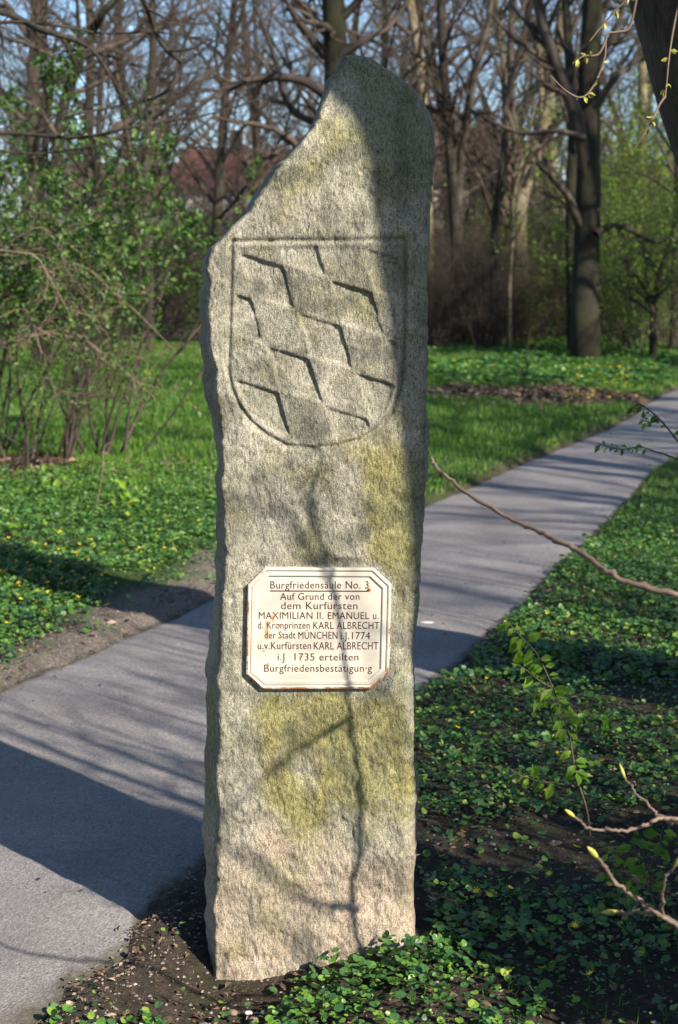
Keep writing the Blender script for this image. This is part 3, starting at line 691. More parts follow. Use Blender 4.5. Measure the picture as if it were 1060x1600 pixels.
# unseen trees added around the frame to hold back sky light and cast shade
for k, (x_, y_, s) in enumerate([(8.4, 5.4, .85), (10.8, 23.7, 1.1), (13.2, 21.3, 1.1), (9.0, 10.5, .9), (12.5, 20, 1), (13.5, 14, 1.1),  (-6.2, -.5, 1), (-5.6, 4.0, .95), (-8, 8, 1), (-8.5, 14, 1), (-10, 20, 1),
                                (-3.2, -6, 1), (1.6, -9.5, 1), (-8, -7, 1.1), (-1, -15, 1.2), (-11, 2, 1.1), (16, 8, 1.1), (-3.5, -1.5, .7), (-1.5, -4, .8)]):
    dup(protos[(k*2+1) % 5], (x_, y_, 0), k*2.1, s, 'bare tree added outside the picture to hold back light', 'added trees that hold back light')
# ------------------------------------------------------------------ shrubs
STEM = [(9, 5, 7, .15, .7, .5, .10, .02), (6, 4, 6, .15, .75, .5, .16, .01), (4, 3, 4, .15, .8, .5, .2, 0), (3, 3, 0, 0, 0, 0, .2, 0)]
STEML = STEM[:3]+[]
def shrub(name, label, loc, H, spread, stems, seed, leaf=None, twig='twig', spec=STEM, group=None, r=.012, up=.02, leafsize=.04, dens=1.0, perleaf=3, zmin=0.0):
    rng = np.random.RandomState(seed); t = thing(name, label, 'shrub', loc, group); tb = pair(); tips = []
    spec = [(spec[0][0], spec[0][1], spec[0][2], spec[0][3], spec[0][4], spec[0][5], spec[0][6], up)]+list(spec[1:])
    for k in range(stems):
        a = rng.uniform(0, 6.28); d = unit(np.array((math.cos(a)*spread*rng.uniform(.2, 1), math.sin(a)*spread*rng.uniform(.2, 1), 1)))
        grow(tb, np.array(loc, float)+np.array((rng.normal(0, .12)*H*.3, rng.normal(0, .12)*H*.3, -.05)), d, H*rng.uniform(.7, 1.15), r*rng.uniform(.7, 1.3), 0, rng, spec, tips)
    tb[0].build('stems', M[twig], t); tb[1].build('twigs', M[twig], t)
    if leaf:
        lv = Leaves(Leaves.LANCE)
        for p, d in tips:
            if rng.rand() < dens*sstep(zmin-.35, zmin+.35, p[2]):
                for q in range(perleaf): lv.add(p+rng.normal(0, leafsize*.4, 3), d+rng.normal(0, .7, 3), rng.normal(0, .5, 3)+(0, 0, 1), leafsize*rng.uniform(.55, 1.2))
        lv.build('foliage', M[leaf], t)
    return t
TH = 'brown bare bush in the thicket at the foot of the wood'
th = [shrub('bare_bush', TH, (0, 0, 0), 2.6, .7, 16, 400, group='bare bushes of the thicket', r=.014),
      shrub('bare_bush', TH, (0, 0, 0), 3.2, .45, 18, 401, group='bare bushes of the thicket', r=.016),
      shrub('bare_bush', TH, (0, 0, 0), 1.9, .9, 18, 402, group='bare bushes of the thicket', r=.011)]
tp = []
for k in range(12): tp.append((672+k*13+exec_rng.uniform(-8, 8), 32.5+exec_rng.uniform(0, 5)))
for k in range(34): tp.append((-60+k*34+exec_rng.uniform(-14, 14), exec_rng.uniform(38, 62) if k*34-60 < 640 else exec_rng.uniform(36, 48)))
for k in range(18): tp.append((110+k*20+exec_rng.uniform(-8, 8), exec_rng.uniform(52, 68)))
for k in range(16): tp.append((655+k*13+exec_rng.uniform(-8, 8), exec_rng.uniform(48, 62)))
for k, (px, Y) in enumerate(tp):
    g = P(px, 440, Y); loc = (g.x, Y, 0); rz = exec_rng.uniform(0, 6.28); s = exec_rng.uniform(.8, 1.2)*(1.0 if k < 12 else 1.15 if k < 46 else 2.0)
    if k < 3: th[k].location = loc; th[k].rotation_euler.z = rz; th[k].scale = (s, s, s)
    else: dup(th[k % 3], loc, rz, s)
GL = 'bush with thin pale green spring leaves at the edge of the wood'
gb = [shrub('budding_bush', GL, (0, 0, 0), 2.6, .8, 14, 410, 'young', group='pale green bushes at the wood edge', leafsize=.06, perleaf=1, dens=.6),
      shrub('budding_bush', GL, (0, 0, 0), 3.6, .6, 14, 411, 'young', group='pale green bushes at the wood edge', leafsize=.06, perleaf=1, dens=.65)]
gp = [(955, 32, 1.1), (1000, 36, 1.2), (1045, 33.5, 1.1), (1075, 38, 1.4), (985, 42, 1.5), (1035, 44, 1.6), (850, 36, .8), (745, 40, .9), (690, 39, .8), (875, 44, 1.1), (930, 45, 1.5), (770, 48, 1.0), (40, 44, 1.2), (260, 40, .9), (330, 47, .9), (1090, 30, 1.0), (1010, 31.5, 1.2), (970, 38, 1.9), (1060, 40, 2.0), (1025, 36, 1.6), (900, 42, 1.3), (830, 44, 1.1), (-20, 36, 1.1), (150, 46, 1.2)]
for k, (px, Y, s) in enumerate(gp):
    g = P(px, 440, Y); rz = exec_rng.uniform(0, 6.28)
    if k < 2: gb[k].location = (g.x, Y, 0); gb[k].rotation_euler.z = rz; gb[k].scale = (s, s, s)
    else: dup(gb[k % 2], (g.x, Y, 0), rz, s)
# the big leafy shrub left of the pillar
g = G(100, 742)
shrub('leafy_shrub', 'tall shrub with fresh green leaves left of the pillar', (-2.0, 13.4, 0), 2.6, .7, 8, 420, 'shrubleaf', 'twig', leafsize=.075, perleaf=3, dens=.45, r=.017, zmin=1.4)
shrub('leafy_shrub', 'bushy green leaved shrub at the left frame edge', (-3.2, 13.8, 0), 2.9, .6, 10, 421, 'shrubleaf', 'twig', leafsize=.07, perleaf=4, dens=.75, r=.017, zmin=1.35)
shrub('leafy_shrub', 'nearer green leaved shrub mixed with the pale arching twigs at left', (-2.65, 12.3, 0), 2.3, .75, 6, 422, 'shrubleaf', 'twig', leafsize=.06, perleaf=4, dens=.6, r=.014, zmin=1.35)
rng = np.random.RandomState(43)
tips_ = []
t = thing('arching_shrub', 'dry shrub with pale brown twigs arching over the left lawn', 'shrub', (-3.05, 11.2, 0)); tb = pair()
for k in range(9):
    y0 = rng.uniform(400, 560); y1 = y0+rng.uniform(-10, 150); xe = rng.uniform(90, 290); Y = 11.2+rng.uniform(-.8, .6)
    pk = y0-rng.uniform(0, 70)
    pts = [np.array((-3.05+rng.uniform(-.1, .1), 11.2+rng.uniform(-.15, .15), .0)), np.array(P(-60+rng.uniform(-30, 20), y0+rng.uniform(20, 60), Y)), np.array(P(xe*.35, pk, Y)), np.array(P(xe*.7, (pk+y1)/2-10, Y)), np.array(P(xe, y1, Y))]
    limb(tb, pts, rng.uniform(.005, .010), .002, rng, 16, 5, 6, [(7, 4, 4, .2, .85, .5, .22, -.03), (5, 3, 3, .2, .9, .55, .3, -.02), (4, 3, 0, 0, 0, 0, .3, 0)], .3, .24, tips=tips_)
tb[0].g or tb[0].add([(-3.05, 11.2, -.05), (-3.1, 11.2, .5), (-3.2, 11.2, .9)], [.05, .04, .02], 7)
tb[0].build('stems', M['twiglight'], t); tb[1].build('twigs', M['twiglight'], t)
lv = Leaves(Leaves.LANCE)
for p, d in tips_:
    if rng.rand() < .55:
        for q in range(2): lv.add(p+rng.normal(0, .03, 3), d+rng.normal(0, .6, 3), rng.normal(0, .5, 3)+(0, 0, 1), .05*rng.uniform(.5, 1.2))
lv.build('foliage', M['shrubleaf'], t)
t = thing('arching_shrub', 'darker twiggy shrub on the leaf litter patch, stems leaning right', 'shrub', tuple(g)); tb = pair()
for k in range(9):
    Y = g.y+rng.uniform(-.2, .3)
    pts = [np.array(g)+(rng.uniform(-.08, .08), 0, 0), np.array(P(115+rng.uniform(-10, 12), 660, Y)), np.array(P(140+rng.uniform(-30, 30), 570, Y)), np.array(P(rng.uniform(60, 250), rng.uniform(420, 500), Y))]
    limb(tb, pts, .014, .004, rng, 14, 5, 8, SUB, .3, .25, slot=0 if k < 3 else 1)
tb[0].build('stems', M['twig'], t); tb[1].build('twigs', M['twig'], t)

# saplings and seedlings
def sprig(name, label, base, stems, Y, r, seed, leafsize, n, mat='twigred', leaf='young', cat='sapling', droop=.5, span=(.25, 1.0), jit=.03, end=True):
    """stems of photo-drawn curves at distance Y, leaves in clusters along them"""
    rng = np.random.RandomState(seed); t = thing(name, label, cat, base); tb = Tubes(); lv = Leaves(Leaves.LANCE)
    for si, st in enumerate(stems):
        pts, nn = st[:2]; yy = st[2] if len(st) > 2 else Y
        ys = yy if isinstance(yy, (list, tuple)) else [yy]*len(pts)
        w3 = [np.array(P(x, y, a)) for (x, y), a in zip(pts, ys)]
        c = spline(w3, 6*len(pts)); L = len(c)
        rs = st[3] if len(st) > 3 else r*(1 if si == 0 else .7)
        tb.add(list(c), list(np.linspace(rs, rs*.35, L)), 7)
        for k in range(nn):
            u = span[0]+(span[1]-span[0])*(k+.5)/nn if nn > 1 else 1.0
            i = min(int(u*(L-1)), L-2); d = unit(c[i+1]-c[i])
            for q in range(rng.randint(1, 4)):
                o = unit(np.cross(d, rng.normal(0, 1, 3))); dirn = d*.3+o*rng.uniform(.5, 1)*np.array((1, .5, 1))-np.array((0, 0, droop))
                st_ = c[i]+o*.004
                lv.add(st_, dirn, rng.normal(0, .4, 3)+(.4, -.9, .8), leafsize*rng.uniform(.55, 1.15))
    tb.build('stem', M[mat], t)
    if lv.p: lv.build('foliage', M[leaf], t)
    return t
b = G(925, 1328)
sprig('leafy_sapling', 'arching young sapling with bright green leaves on the shaded ground right of the pillar', tuple(b), [
    ([(925, 1330), (918, 1270), (905, 1225), (896, 1185), (890, 1150), (875, 1105), (858, 1060), (838, 1020), (815, 995), (790, 968)], 30, b.y),
    ([(897, 1228), (870, 1224), (840, 1220), (815, 1212), (790, 1195)], 6, b.y), ([(864, 1075), (845, 1065), (820, 1045), (800, 1035)], 4, b.y),
    ([(883, 1130), (900, 1125)], 2, b.y), ([(872, 1100), (852, 1090), (838, 1078)], 3, b.y), ([(895, 1175), (855, 1160), (825, 1150)], 0, b.y, .0012)], b.y, .0035, 51, .05, 0)
b = G(1036, 1478)
sprig('leafy_sapling', 'small sapling with pink stem and broad leaves in the lower right corner', tuple(b), [
    ([(1036, 1478), (1034, 1440), (1022, 1410), (1012, 1380), (1018, 1350), (1045, 1318), (1075, 1290)], 5, b.y),
    ([(1014, 1385), (1000, 1350), (990, 1315), (993, 1300)], 5, b.y), ([(1012, 1392), (995, 1380), (978, 1365)], 2, b.y), ([(1018, 1345), (1030, 1320), (1036, 1290)], 5, b.y)], b.y, .003, 52, .05, 0)
b = G(965, 1425)
sprig('leafy_sapling', 'tiny green seedling left of the pink stemmed sapling', tuple(b), [([(965, 1425), (963, 1385), (957, 1340), (950, 1330)], 7, b.y), ([(962, 1375), (985, 1330)], 4, b.y)], b.y, .002, 53, .03, 0)
b = G(1010, 1290)
sprig('dry_stalk', 'thin dry stalk with a withered brown head in the shaded ground cover', tuple(b), [([(1004, 1243), (998, 1215), (992, 1185), (985, 1180)], 3, 4.5), ([(992, 1186), (1000, 1180)], 2, 4.5)], 4.5, .002, 54, .02, 0, leaf='litter', cat='stalk', span=(.8, 1))
b = G(150, 820)
sprig('leafy_sapling', 'small sapling with pale stem and yellow green leaves left of the pillar', tuple(b), [
    ([(150, 822), (152, 790), (160, 740), (163, 700), (176, 690)], 0, b.y), ([(150, 815), (160, 795), (185, 775), (212, 755)], 8, b.y), ([(148, 800), (140, 780)], 3, b.y),
    ([(170, 840), (182, 810), (190, 790), (212, 785)], 4, b.y)], b.y, .006, 55, .08, 0, mat='twiglight', span=(.55, 1))
b = G(118, 795)
sprig('leafy_sapling', 'low arching shoot with yellow green leaves over the leaf litter at left', tuple(b), [([(118, 795), (122, 775), (105, 755), (80, 745), (65, 737)], 10, b.y)], b.y, .005, 56, .075, 0, span=(.2, 1))
b = G(322, 778)
sprig('dry_stalk', 'bent pale dry stalk close to the left edge of the pillar', tuple(b), [([(318, 778), (326, 755), (331, 735)], 0, b.y)], b.y, .008, 57, .03, 0, mat='twiglight', cat='stalk')
for k, (x, y, h, lab) in enumerate([(811, 615, 70, 'thin bare sapling on the litter patch right of the pillar, the taller'), (825, 612, 95, 'thin bare sapling on the litter patch right of the pillar, leaning right'), (20, 866, 60, 'bare thin seedling at the left frame edge'), (22, 862, 40, 'short yellowish seedling at the left frame edge')][:3]):
    b = G(x, y)
    sprig('bare_sapling', ['shorter thin bare sapling on the litter patch right of the pillar', 'taller thin bare sapling on the litter patch right of the pillar', 'thin seedling with few leaves at the left frame edge'][k], tuple(b), [([(x, y), (x-2, y-h*.5), (x+3, y-h)], 3 if k == 2 else 0, b.y), ([(x-1, y-h*.4), (x+14, y-h*.75)], 0, b.y)], b.y, .014 if k < 2 else .005, 60+k, .06, 0, mat='twig')
# sprigs that hang in at the right edge before the path
sprig('leafy_shrub', 'leafy sprigs reaching in from the right edge in front of the path', (1.75, 5.6, 0), [
    ([(1330, 1250), (1240, 900), (1150, 760), (1075, 705), (1040, 665), (1020, 645), (1000, 632), (985, 640)], 9, 5.6),
    ([(1200, 820), (1100, 740), (1045, 712), (1025, 706), (1000, 698), (975, 702), (950, 698), (935, 692)], 12, 5.6),
    ([(1030, 655), (1018, 660), (1000, 655)], 3, 5.6)], 5.6, .005, 58, .032, 0, mat='twig', cat='shrub', span=(.5, 1))

# shrub right of the frame: budding foreground twigs, and stems that throw the thin shadows on the stone
rng = np.random.RandomState(71); SBL = (1.08, 2.62, 0)
t = thing('budding_shrub', 'shrub outside the lower right whose bare twigs with green buds reach into the picture', 'shrub', SBL); tb = Tubes(); bt = Tubes()
def tw(pts, r0, r1, bud=True, k=6):
    c = spline(pts, k*len(pts)); L = len(c)
    c[1:-2] += rng.normal(0, .0011, (L-3, 3)); c[3:-3:7] += rng.normal(0, .002, c[3:-3:7].shape)
    rad = np.linspace(r0, r1, L)*(1+.35*(np.arange(L) % 7 == 3))*rng.uniform(.92, 1.08, L); tb.add(list(c), list(rad), 8)
    if bud:
        d = unit(c[-1]-c[-3]); e = c[-1]
        bt = Tubes(); bt.add([e-d*.004, e+d*.004, e+d*.012, e+d*.020, e+d*.026], [r1*.8, r1*1.6, r1*1.9, r1*1.2, r1*.2], 8)
        bt.build('bud', M['bud'], t)
A = np.array
root = A(SBL)
ND1 = A(P(1100, 1290, 2.6)); ND2 = A(P(1085, 1455, 2.35))
tw([root, root+(.02, 0, .25), ND1+(.1, 0, -.06), ND1, A(P(1060, 1281, 2.6)), A(P(1035, 1278, 2.6)), A(P(1010, 1288, 2.58)), A(P(985, 1297, 2.56)), A(P(950, 1297, 2.55)), A(P(920, 1293, 2.54)), A(P(896, 1275, 2.52))], .0055, .0022)
tw([A(P(1038, 1279, 2.6)), A(P(1015, 1260, 2.62)), A(P(990, 1235, 2.64)), A(P(976, 1214, 2.66))], .0028, .0018)
tw([root, root+(0, -.1, .12), ND2+(.08, 0, -.04), ND2, A(P(1050, 1440, 2.35)), A(P(1020, 1422, 2.34)), A(P(990, 1400, 2.33)), A(P(960, 1375, 2.32)), A(P(945, 1355, 2.31)), A(P(932, 1338, 2.3))], .005, .0028)
tw([A(P(1058, 1443, 2.35)), A(P(1030, 1428, 2.36)), A(P(1000, 1425, 2.36)), A(P(978, 1428, 2.37)), A(P(962, 1424, 2.38))], .0036, .0022)
tw([A(P(1036, 1428, 2.35)), A(P(1035, 1395, 2.3)), A(P(1040, 1372, 2.28)), A(P(1055, 1352, 2.26))], .003, .002)
# long twig across the path
tw([root, root+(.05, -.15, .4), A(P(1300, 1000, 2.2)), A(P(1150, 955, 2.2)), A(P(1060, 930, 2.2)), A(P(1000, 915, 2.22)), A(P(955, 899, 2.25)), A(P(915, 868, 2.3)), A(P(880, 848, 2.34)), A(P(835, 828, 2.4)), A(P(790, 806, 2.45)), A(P(740, 778, 2.5)), A(P(705, 750, 2.55)), A(P(680, 727, 2.58)), A(P(674, 715, 2.6))], .0056, .0026, False)
# upright stems along the sun: their shadows lie on the stone
def SS(px, py, t): return A(S(px, py)+TOSUN*t)
tw([root, SS(562, 1480, 1.3), SS(556, 1400, 1.3), SS(563, 1290, 1.3), SS(562, 1200, 1.3), SS(548, 1120, 1.3), SS(540, 1060, 1.3), SS(520, 930, 1.3), SS(508, 870, 1.3), SS(490, 800, 1.35), SS(500, 700, 1.5)], .0065, .003, True)
tw([SS(549, 1122, 1.3), SS(500, 1150, 2.2), SS(455, 1180, 2.9), SS(410, 1220, 3.3), SS(345, 1270, 3.6)], .0065, .006, True)
tw([SS(562, 1420, 1.3), SS(480, 1402, 2.6), SS(440, 1380, 3.2), SS(400, 1342, 3.7), SS(340, 1318, 4.0)], .008, .007, True)
tw([SS(520, 930, 1.3), SS(455, 815, 2.9), SS(390, 782, 3.4), SS(330, 772, 3.6)], .005, .005, True)
tb.build('stems', M['twigred'], t)

# budding twigs before the tallest tree, upper right
rng = np.random.RandomState(72)
t = thing('budding_branch', 'thin twigs with yellow buds hanging before the tallest dark tree', 'branch', tuple(P(1200, -400, 5.0))); tb = Tubes(); lv = Leaves(Leaves.LANCE)
for pts in ([(1180, -380), (1080, -90), (990, -10), (950, 30), (922, 64)], [(1000, -30), (985, 40), (965, 50), (948, 55), (945, 90), (930, 130), (910, 152), (885, 142), (860, 118)], [(1040, 150), (1030, 165), (1015, 195), (990, 235)], [(948, 60), (935, 85), (912, 88), (895, 100)], [(1080, -90), (1050, 60), (1040, 150)]):
    c = spline([A(P(x, y, 5.0)) for x, y in pts], 6*len(pts)); tb.add(list(c), list(np.linspace(.0045, .002, len(c))), 6)
    for k in range(4):
        i = rng.randint(len(c)//2, len(c)-1)
        lv = Leaves(Leaves.LANCE)
        for q in range(2): lv.add(c[i], rng.normal(0, .6, 3)-(0, 0, .6), rng.normal(0, 1, 3), .026)
        lv.build('bud', M['bud'], t, seed=k)
tb.build('twigs', M['twiglight'], t)

# tall bare shrubs right of the frame whose twigs stripe the path with shadow
for k, (n_, s_, sc_) in enumerate([(2.98, 1.2, 1.0), (3.2, .2, .95), (3.5, 1.6, 1.15), (3.85, .3, 1.0), (3.05, 2.3, 1.25), (3.65, 2.6, 1.3), (4.0, 2.2, 1.25), (4.15, 1.4, 1.1), (4.6, .6, 1.0), (5.2, 1.8, 1.2), (5.9, .9, 1.1), (6.8, 1.6, 1.2), (8.0, 1.4, 1.1)]):
    p = SUN_N*n_+SUN_H*(s_-.6)
    if p.x < .225*p.y+.75: p = p+SUN_H*(.9)
    if k == 0:
        tbs_ = shrub('tall_bare_shrub', 'tall bare shrub outside the picture at the right, its twigs striping the path with shadow', (p.x, p.y, 0), 3.4, .16, 5, 440, group='tall bare shrubs right of the frame', r=.022,
                     spec=[(9, 5, 6, .3, .6, .34, .07, .03), (6, 4, 4, .2, .7, .5, .14, .02), (4, 3, 0, 0, 0, 0, .2, 0)], up=.03)
    else: dup(tbs_, (p.x, p.y, 0), k*1.7, sc_)

# low bushes added outside the frame, lower right, to shade the ground cover
for k, (n_, s_, h_) in enumerate([(2.98, 2.0, 1.0), (3.25, 2.8, 1.2), (3.6, 2.3, 1.15), (3.95, 3.2, 1.2), (4.75, 3.6, 1.0)]):
    base_n = 3.5*SUN_N.y                                     # measured from where the pillar stands
    p = SUN_N*n_+SUN_H*(s_-2.6+.3)
    p = SUN_N*n_+SUN_H*(s_-2.75)
    if k == 0:
        sb = shrub('shade_bush', 'dense bush added outside the picture at the right to shade the ground cover', (p.x, p.y, 0), 1.0, .45, 14, 430, 'shrubleaf', leafsize=.07, perleaf=3, dens=1.0, group='shade bushes right of the frame'); sb.scale = (1, 1, h_)
    else: dup(sb, (p.x, p.y, 0), k*1.1, (1, 1, h_))

# ------------------------------------------------------------------ ground cover
rg = np.random.RandomState(9)
def inview(x, y, m=.35):
    return (np.abs(x) < .225*y+m) & (y > 2.2)
def shadezone(x, y): return 1
def scatter(n, x0, x1, y0, y1): return rg.uniform(x0, x1, n), rg.uniform(y0, y1, n)
def stone_clear(x, y): return ~((x > -.36) & (x < .23) & (y > YF-.03) & (y < YF+.4))
# celandine leaves
lv = Leaves(Leaves.ROUND)
def cover(x, y, seedn, lo, hi, ramp):
    d = path_d(x, y); k = sstep(lo, hi, fbm(x*ramp, y*ramp, 0, seedn, 4)); return d, k
x, y = scatter(280000, -3.6, 3.4, 2.4, 12.5)
m = inview(x, y); x, y = x[m], y[m]
d = path_d(x, y); L_ = left_side(x, y); nz = fbm(x*1.7, y*1.7, 0, 91, 4); nz2 = fbm(x*5, y*5, 0, 92, 3)
den_r = sstep(-.55, .2, nz+.5*nz2+.22)*sstep(.02, .15, d+.1*nz2)*sstep(11.5, 8.5, y)
den_r = np.maximum(den_r, .30*(x > .2)*(d > .05)*(y < 11))
den_r *= np.where((x > .45) & (x < 1.1) & (y > 3.8) & (y < 4.4), .45, 1)
den_r *= np.where((x < -.12) & (y < 4.3), np.where(nz2 > .15, .35, .03), 1)
den_r *= np.where((y < 3.15) & (x > -.1), .9, 1)
vw = .12+.36*sstep(6.2, 8.2, y)+.14*noise(x*1.6, y*1.6, 0, 5)
den_l = sstep(vw-.1, vw+.3, d+.25*nz)*np.maximum(.5, sstep(-.6, 0, nz+.5))*sstep(12.3, 10.8, y)+.22*sstep(.04, .15, d)*(nz2 > .1)
den = np.where(L_, den_l, den_r)*(d > .015)*stone_clear(x, y)
thin = np.clip(3.2/y, .28, 1.0)
k = rg.rand(len(x)) < den*np.where(y < 5, 1.0, 1.0)
x, y = x[k], y[k]; z = relief(x, y)
n = len(x); a = rg.uniform(0, 6.28, n); sz = .007+.020*rg.rand(n)**2.0+.005*(y > 6)
clump = np.clip(fbm(x*9, y*9, 0, 93, 2)+.4, 0, 1)
dirs = np.stack([np.cos(a), np.sin(a), rg.uniform(-.15, .55, n)], 1); nrm = np.stack([rg.normal(0, .55, n), rg.normal(0, .55, n), np.ones(n)], 1)
lv.addm(np.stack([x, y, z+rg.uniform(.004, .03, n)+clump*rg.uniform(0, .05, n)], 1), dirs, nrm, sz)
# lush clumps at the pillar's foot
for cx, cy, rad_, cnt in [(.02, 3.36, .09, 90), (.14, 3.42, .08, 80), (-.10, 3.30, .07, 70), (.2, 3.38, .08, 90), (-.17, 3.16, .05, 35), (-.26, 3.10, .05, 35), (-.5, 3.1, .04, 30), (-.05, 3.2, .07, 60), (-.42, 3.22, .04, 22), (.3, 3.55, .08, 70)]:
    rr_ = rad_*np.sqrt(rg.rand(cnt)); aa = rg.uniform(0, 6.28, cnt); xx, yy = cx+rr_*np.cos(aa), cy+rr_*np.sin(aa)
    lv.addm(np.stack([xx, yy, relief(xx, yy)+rg.uniform(.01, .075, cnt)*(1-.6*(rr_/rad_)**2)], 1), np.stack([np.cos(aa), np.sin(aa), rg.uniform(-.2, .5, cnt)], 1), np.stack([rg.normal(0, .35, cnt), rg.normal(0, .35, cnt)-.2, np.ones(cnt)], 1), rg.uniform(.009, .023, cnt))
tag(lv.build('ground_cover', M['ivy'], seed=3), 'low round green celandine leaves covering the soil on both sides of the path', 'ground cover', kind='stuff')
# sparse taller cover further off under the trees
lv = Leaves(Leaves.ROUND)
x, y = scatter(130000, -9, 11, 17, 36); d = path_d(x, y); L_ = left_side(x, y)
lit_ = np.exp(-(((x-2.6)/2.2)**2+((y-20.7)/1.6)**2)*1.2)
nz = fbm(x*.5, y*.5, 0, 95, 4)
k = inview(x, y, .8) & (d > .25) & np.where(L_, (y+nz*2 > 22) & (x > 0), True) & (rg.rand(len(x)) < sstep(-.3, .2, nz+.15)*(1-.9*(lit_ > .45))*np.where(L_, 1, .6))
x, y = x[k], y[k]; n = len(x); a = rg.uniform(0, 6.28, n)
lv.addm(np.stack([x, y, relief(x, y)+rg.uniform(.01, .09, n)], 1), np.stack([np.cos(a), np.sin(a), rg.uniform(-.1, .6, n)], 1), np.stack([rg.normal(0, .4, n), rg.normal(0, .4, n), np.ones(n)], 1), rg.uniform(.035, .08, n))
tag(lv.build('ground_cover', M['ivy'], seed=4), 'bright green leafy cover between the lawn and the wood on the right', 'ground cover', kind='stuff')

# grass
def blades(n, x0, x1, y0, y1, keep, hmin, hmax, wd, name, label, seed):
    x, y = scatter(n, x0, x1, y0, y1); k = inview(x, y, .6); x, y = x[k], y[k]; d = path_d(x, y)
    k = keep(x, y, d, left_side(x, y)); x, y, d = x[k], y[k], d[k]; n = len(x)
    z = relief(x, y, d); h = rg.uniform(hmin, hmax, n)*(1+.35*noise(x*1.5, y*1.5, 0, 97)); a = rg.uniform(0, 6.28, n); ln = rg.uniform(.1, .6, n)*h; b = rg.uniform(0, 6.28, n)
    W = wd*np.clip(y/10, .9, 2.4)
    c, s_ = np.cos(a)*W/2, np.sin(a)*W/2; lx, ly = np.cos(b)*ln, np.sin(b)*ln
    V = np.stack([np.stack([x-c, y-s_, z-.003], 1), np.stack([x+c, y+s_, z-.003], 1), np.stack([x+lx*.35+c*.7, y+ly*.35+s_*.7, z+h*.6], 1), np.stack([x+lx*.35-c*.7, y+ly*.35-s_*.7, z+h*.6], 1), np.stack([x+lx, y+ly, z+h], 1)], 1).reshape(-1, 3)
    i = np.arange(n)*5
    Q = np.stack([i, i+1, i+2, i+3], 1); T_ = np.stack([i+3, i+2, i+4], 1)
    tag(mk(name, V, [Q, T_], M['grass'], smooth=False, attrs={'rnd': np.repeat(rg.rand(n)*.9+.1*rg.rand(n), 5)}), label, 'grass', kind='stuff')
blades(480000, -9, 9.5, 8.5, 40, lambda x, y, d, L: (d > .03) & L & (rg.rand(len(x)) < sstep(9.3, 11.5, y+1.2*fbm(x, y, 0, 98, 3))*np.clip(1.4-y/45, .3, 1)*np.clip(12/y+.25, 0, 1)) & ~((np.exp(-(((x-2.6)/2.2)**2+((y-20.7)/1.6)**2)*1.2)+.2*noise(x*3, y*3, 0, 99) > .5) & (y > 15)) & ~((np.exp(-(((x+3.2)/1.3)**2+((y-12.4)/1.3)**2)*1.1) > .5)),
       .03, .075, .006, 'grass', 'mown green lawn left of the path', 1)
blades(90000, .4, 6, 5.5, 22, lambda x, y, d, L: (d > .02) & ~L & (rg.rand(len(x)) < sstep(5.8, 9, y+1.5*fbm(x*1.3, y*1.3, 0, 101, 3))*.9),
       .02, .06, .005, 'grass', 'thin sunlit grass strip right of the path', 2)
blades(60000, -2.6, 3, 2.6, 10, lambda x, y, d, L: (d > .0) & stone_clear(x, y) & (rg.rand(len(x)) < np.where(d < .25, .5, .18)*sstep(-.1, .4, fbm(x*2, y*2, 0, 102, 3))),
       .015, .045, .0025, 'grass', 'scattered short grass blades along the path edges', 3)

# fallen leaves
lv = Leaves(Leaves.LANCE)
def litter_at(x, y, size):
    n = len(x); a = rg.uniform(0, 6.28, n)
    lv.addm(np.stack([x, y, relief(x, y)+rg.uniform(.004, .02, n)], 1), np.stack([np.cos(a), np.sin(a), rg.normal(0, .25, n)], 1), np.stack([rg.normal(0, .4, n), rg.normal(0, .4, n), np.ones(n)], 1), size*rg.uniform(.5, 1.2, n))
x, y = rg.normal(2.6, 1.1, 2200), rg.normal(20.7, .75, 2200); k = path_d(x, y) > .1; x_, y_ = scatter(2200, -.9, -.05, 2.9, 4.4); kk = (path_d(x_, y_) > -.02) & stone_clear(x_, y_); litter_at(x_[kk], y_[kk], .016)
litter_at(x[k], y[k], .10)
x, y = rg.normal(-3.1, .8, 1800), rg.normal(12.3, .6, 1800); litter_at(x, y, .08)
x, y = scatter(5200, -2, 3, 2.5, 9); k = (path_d(x, y) > .03) & inview(x, y) & stone_clear(x, y) & ~left_side(x, y); litter_at(x[k], y[k], .03)
x, y = scatter(26000, -3, 6, 5, 28); dd = path_d(x, y); k = (dd > .01) & (dd < .3) & (rg.rand(len(x)) < .6); litter_at(x[k], y[k], .045)
x, y = scatter(1500, -7, 7, 10, 28); dd = path_d(x, y); k = (dd > .01) & inview(x, y); litter_at(x[k], y[k], .07)
x, y = scatter(5000, -14, 16, 28, 46); k = path_d(x, y) > .2; litter_at(x[k], y[k], .16)
x, y = scatter(2600, -3, 5, 3, 20); dd = path_d(x, y); k = (dd < .01) & inview(x, y) & (rg.rand(len(x)) < np.where(dd > -.25, .9, .25)); n0 = len(lv.p); litter_at(x[k], y[k], .022)
for q_ in range(n0, len(lv.p)): lv.p[q_] = (lv.p[q_][0], lv.p[q_][1], .013)
tag(lv.build('fallen_leaves', M['litter'], seed=5), 'dry brown fallen leaves strewn over soil, lawn and path edges', 'fallen leaves', kind='stuff')

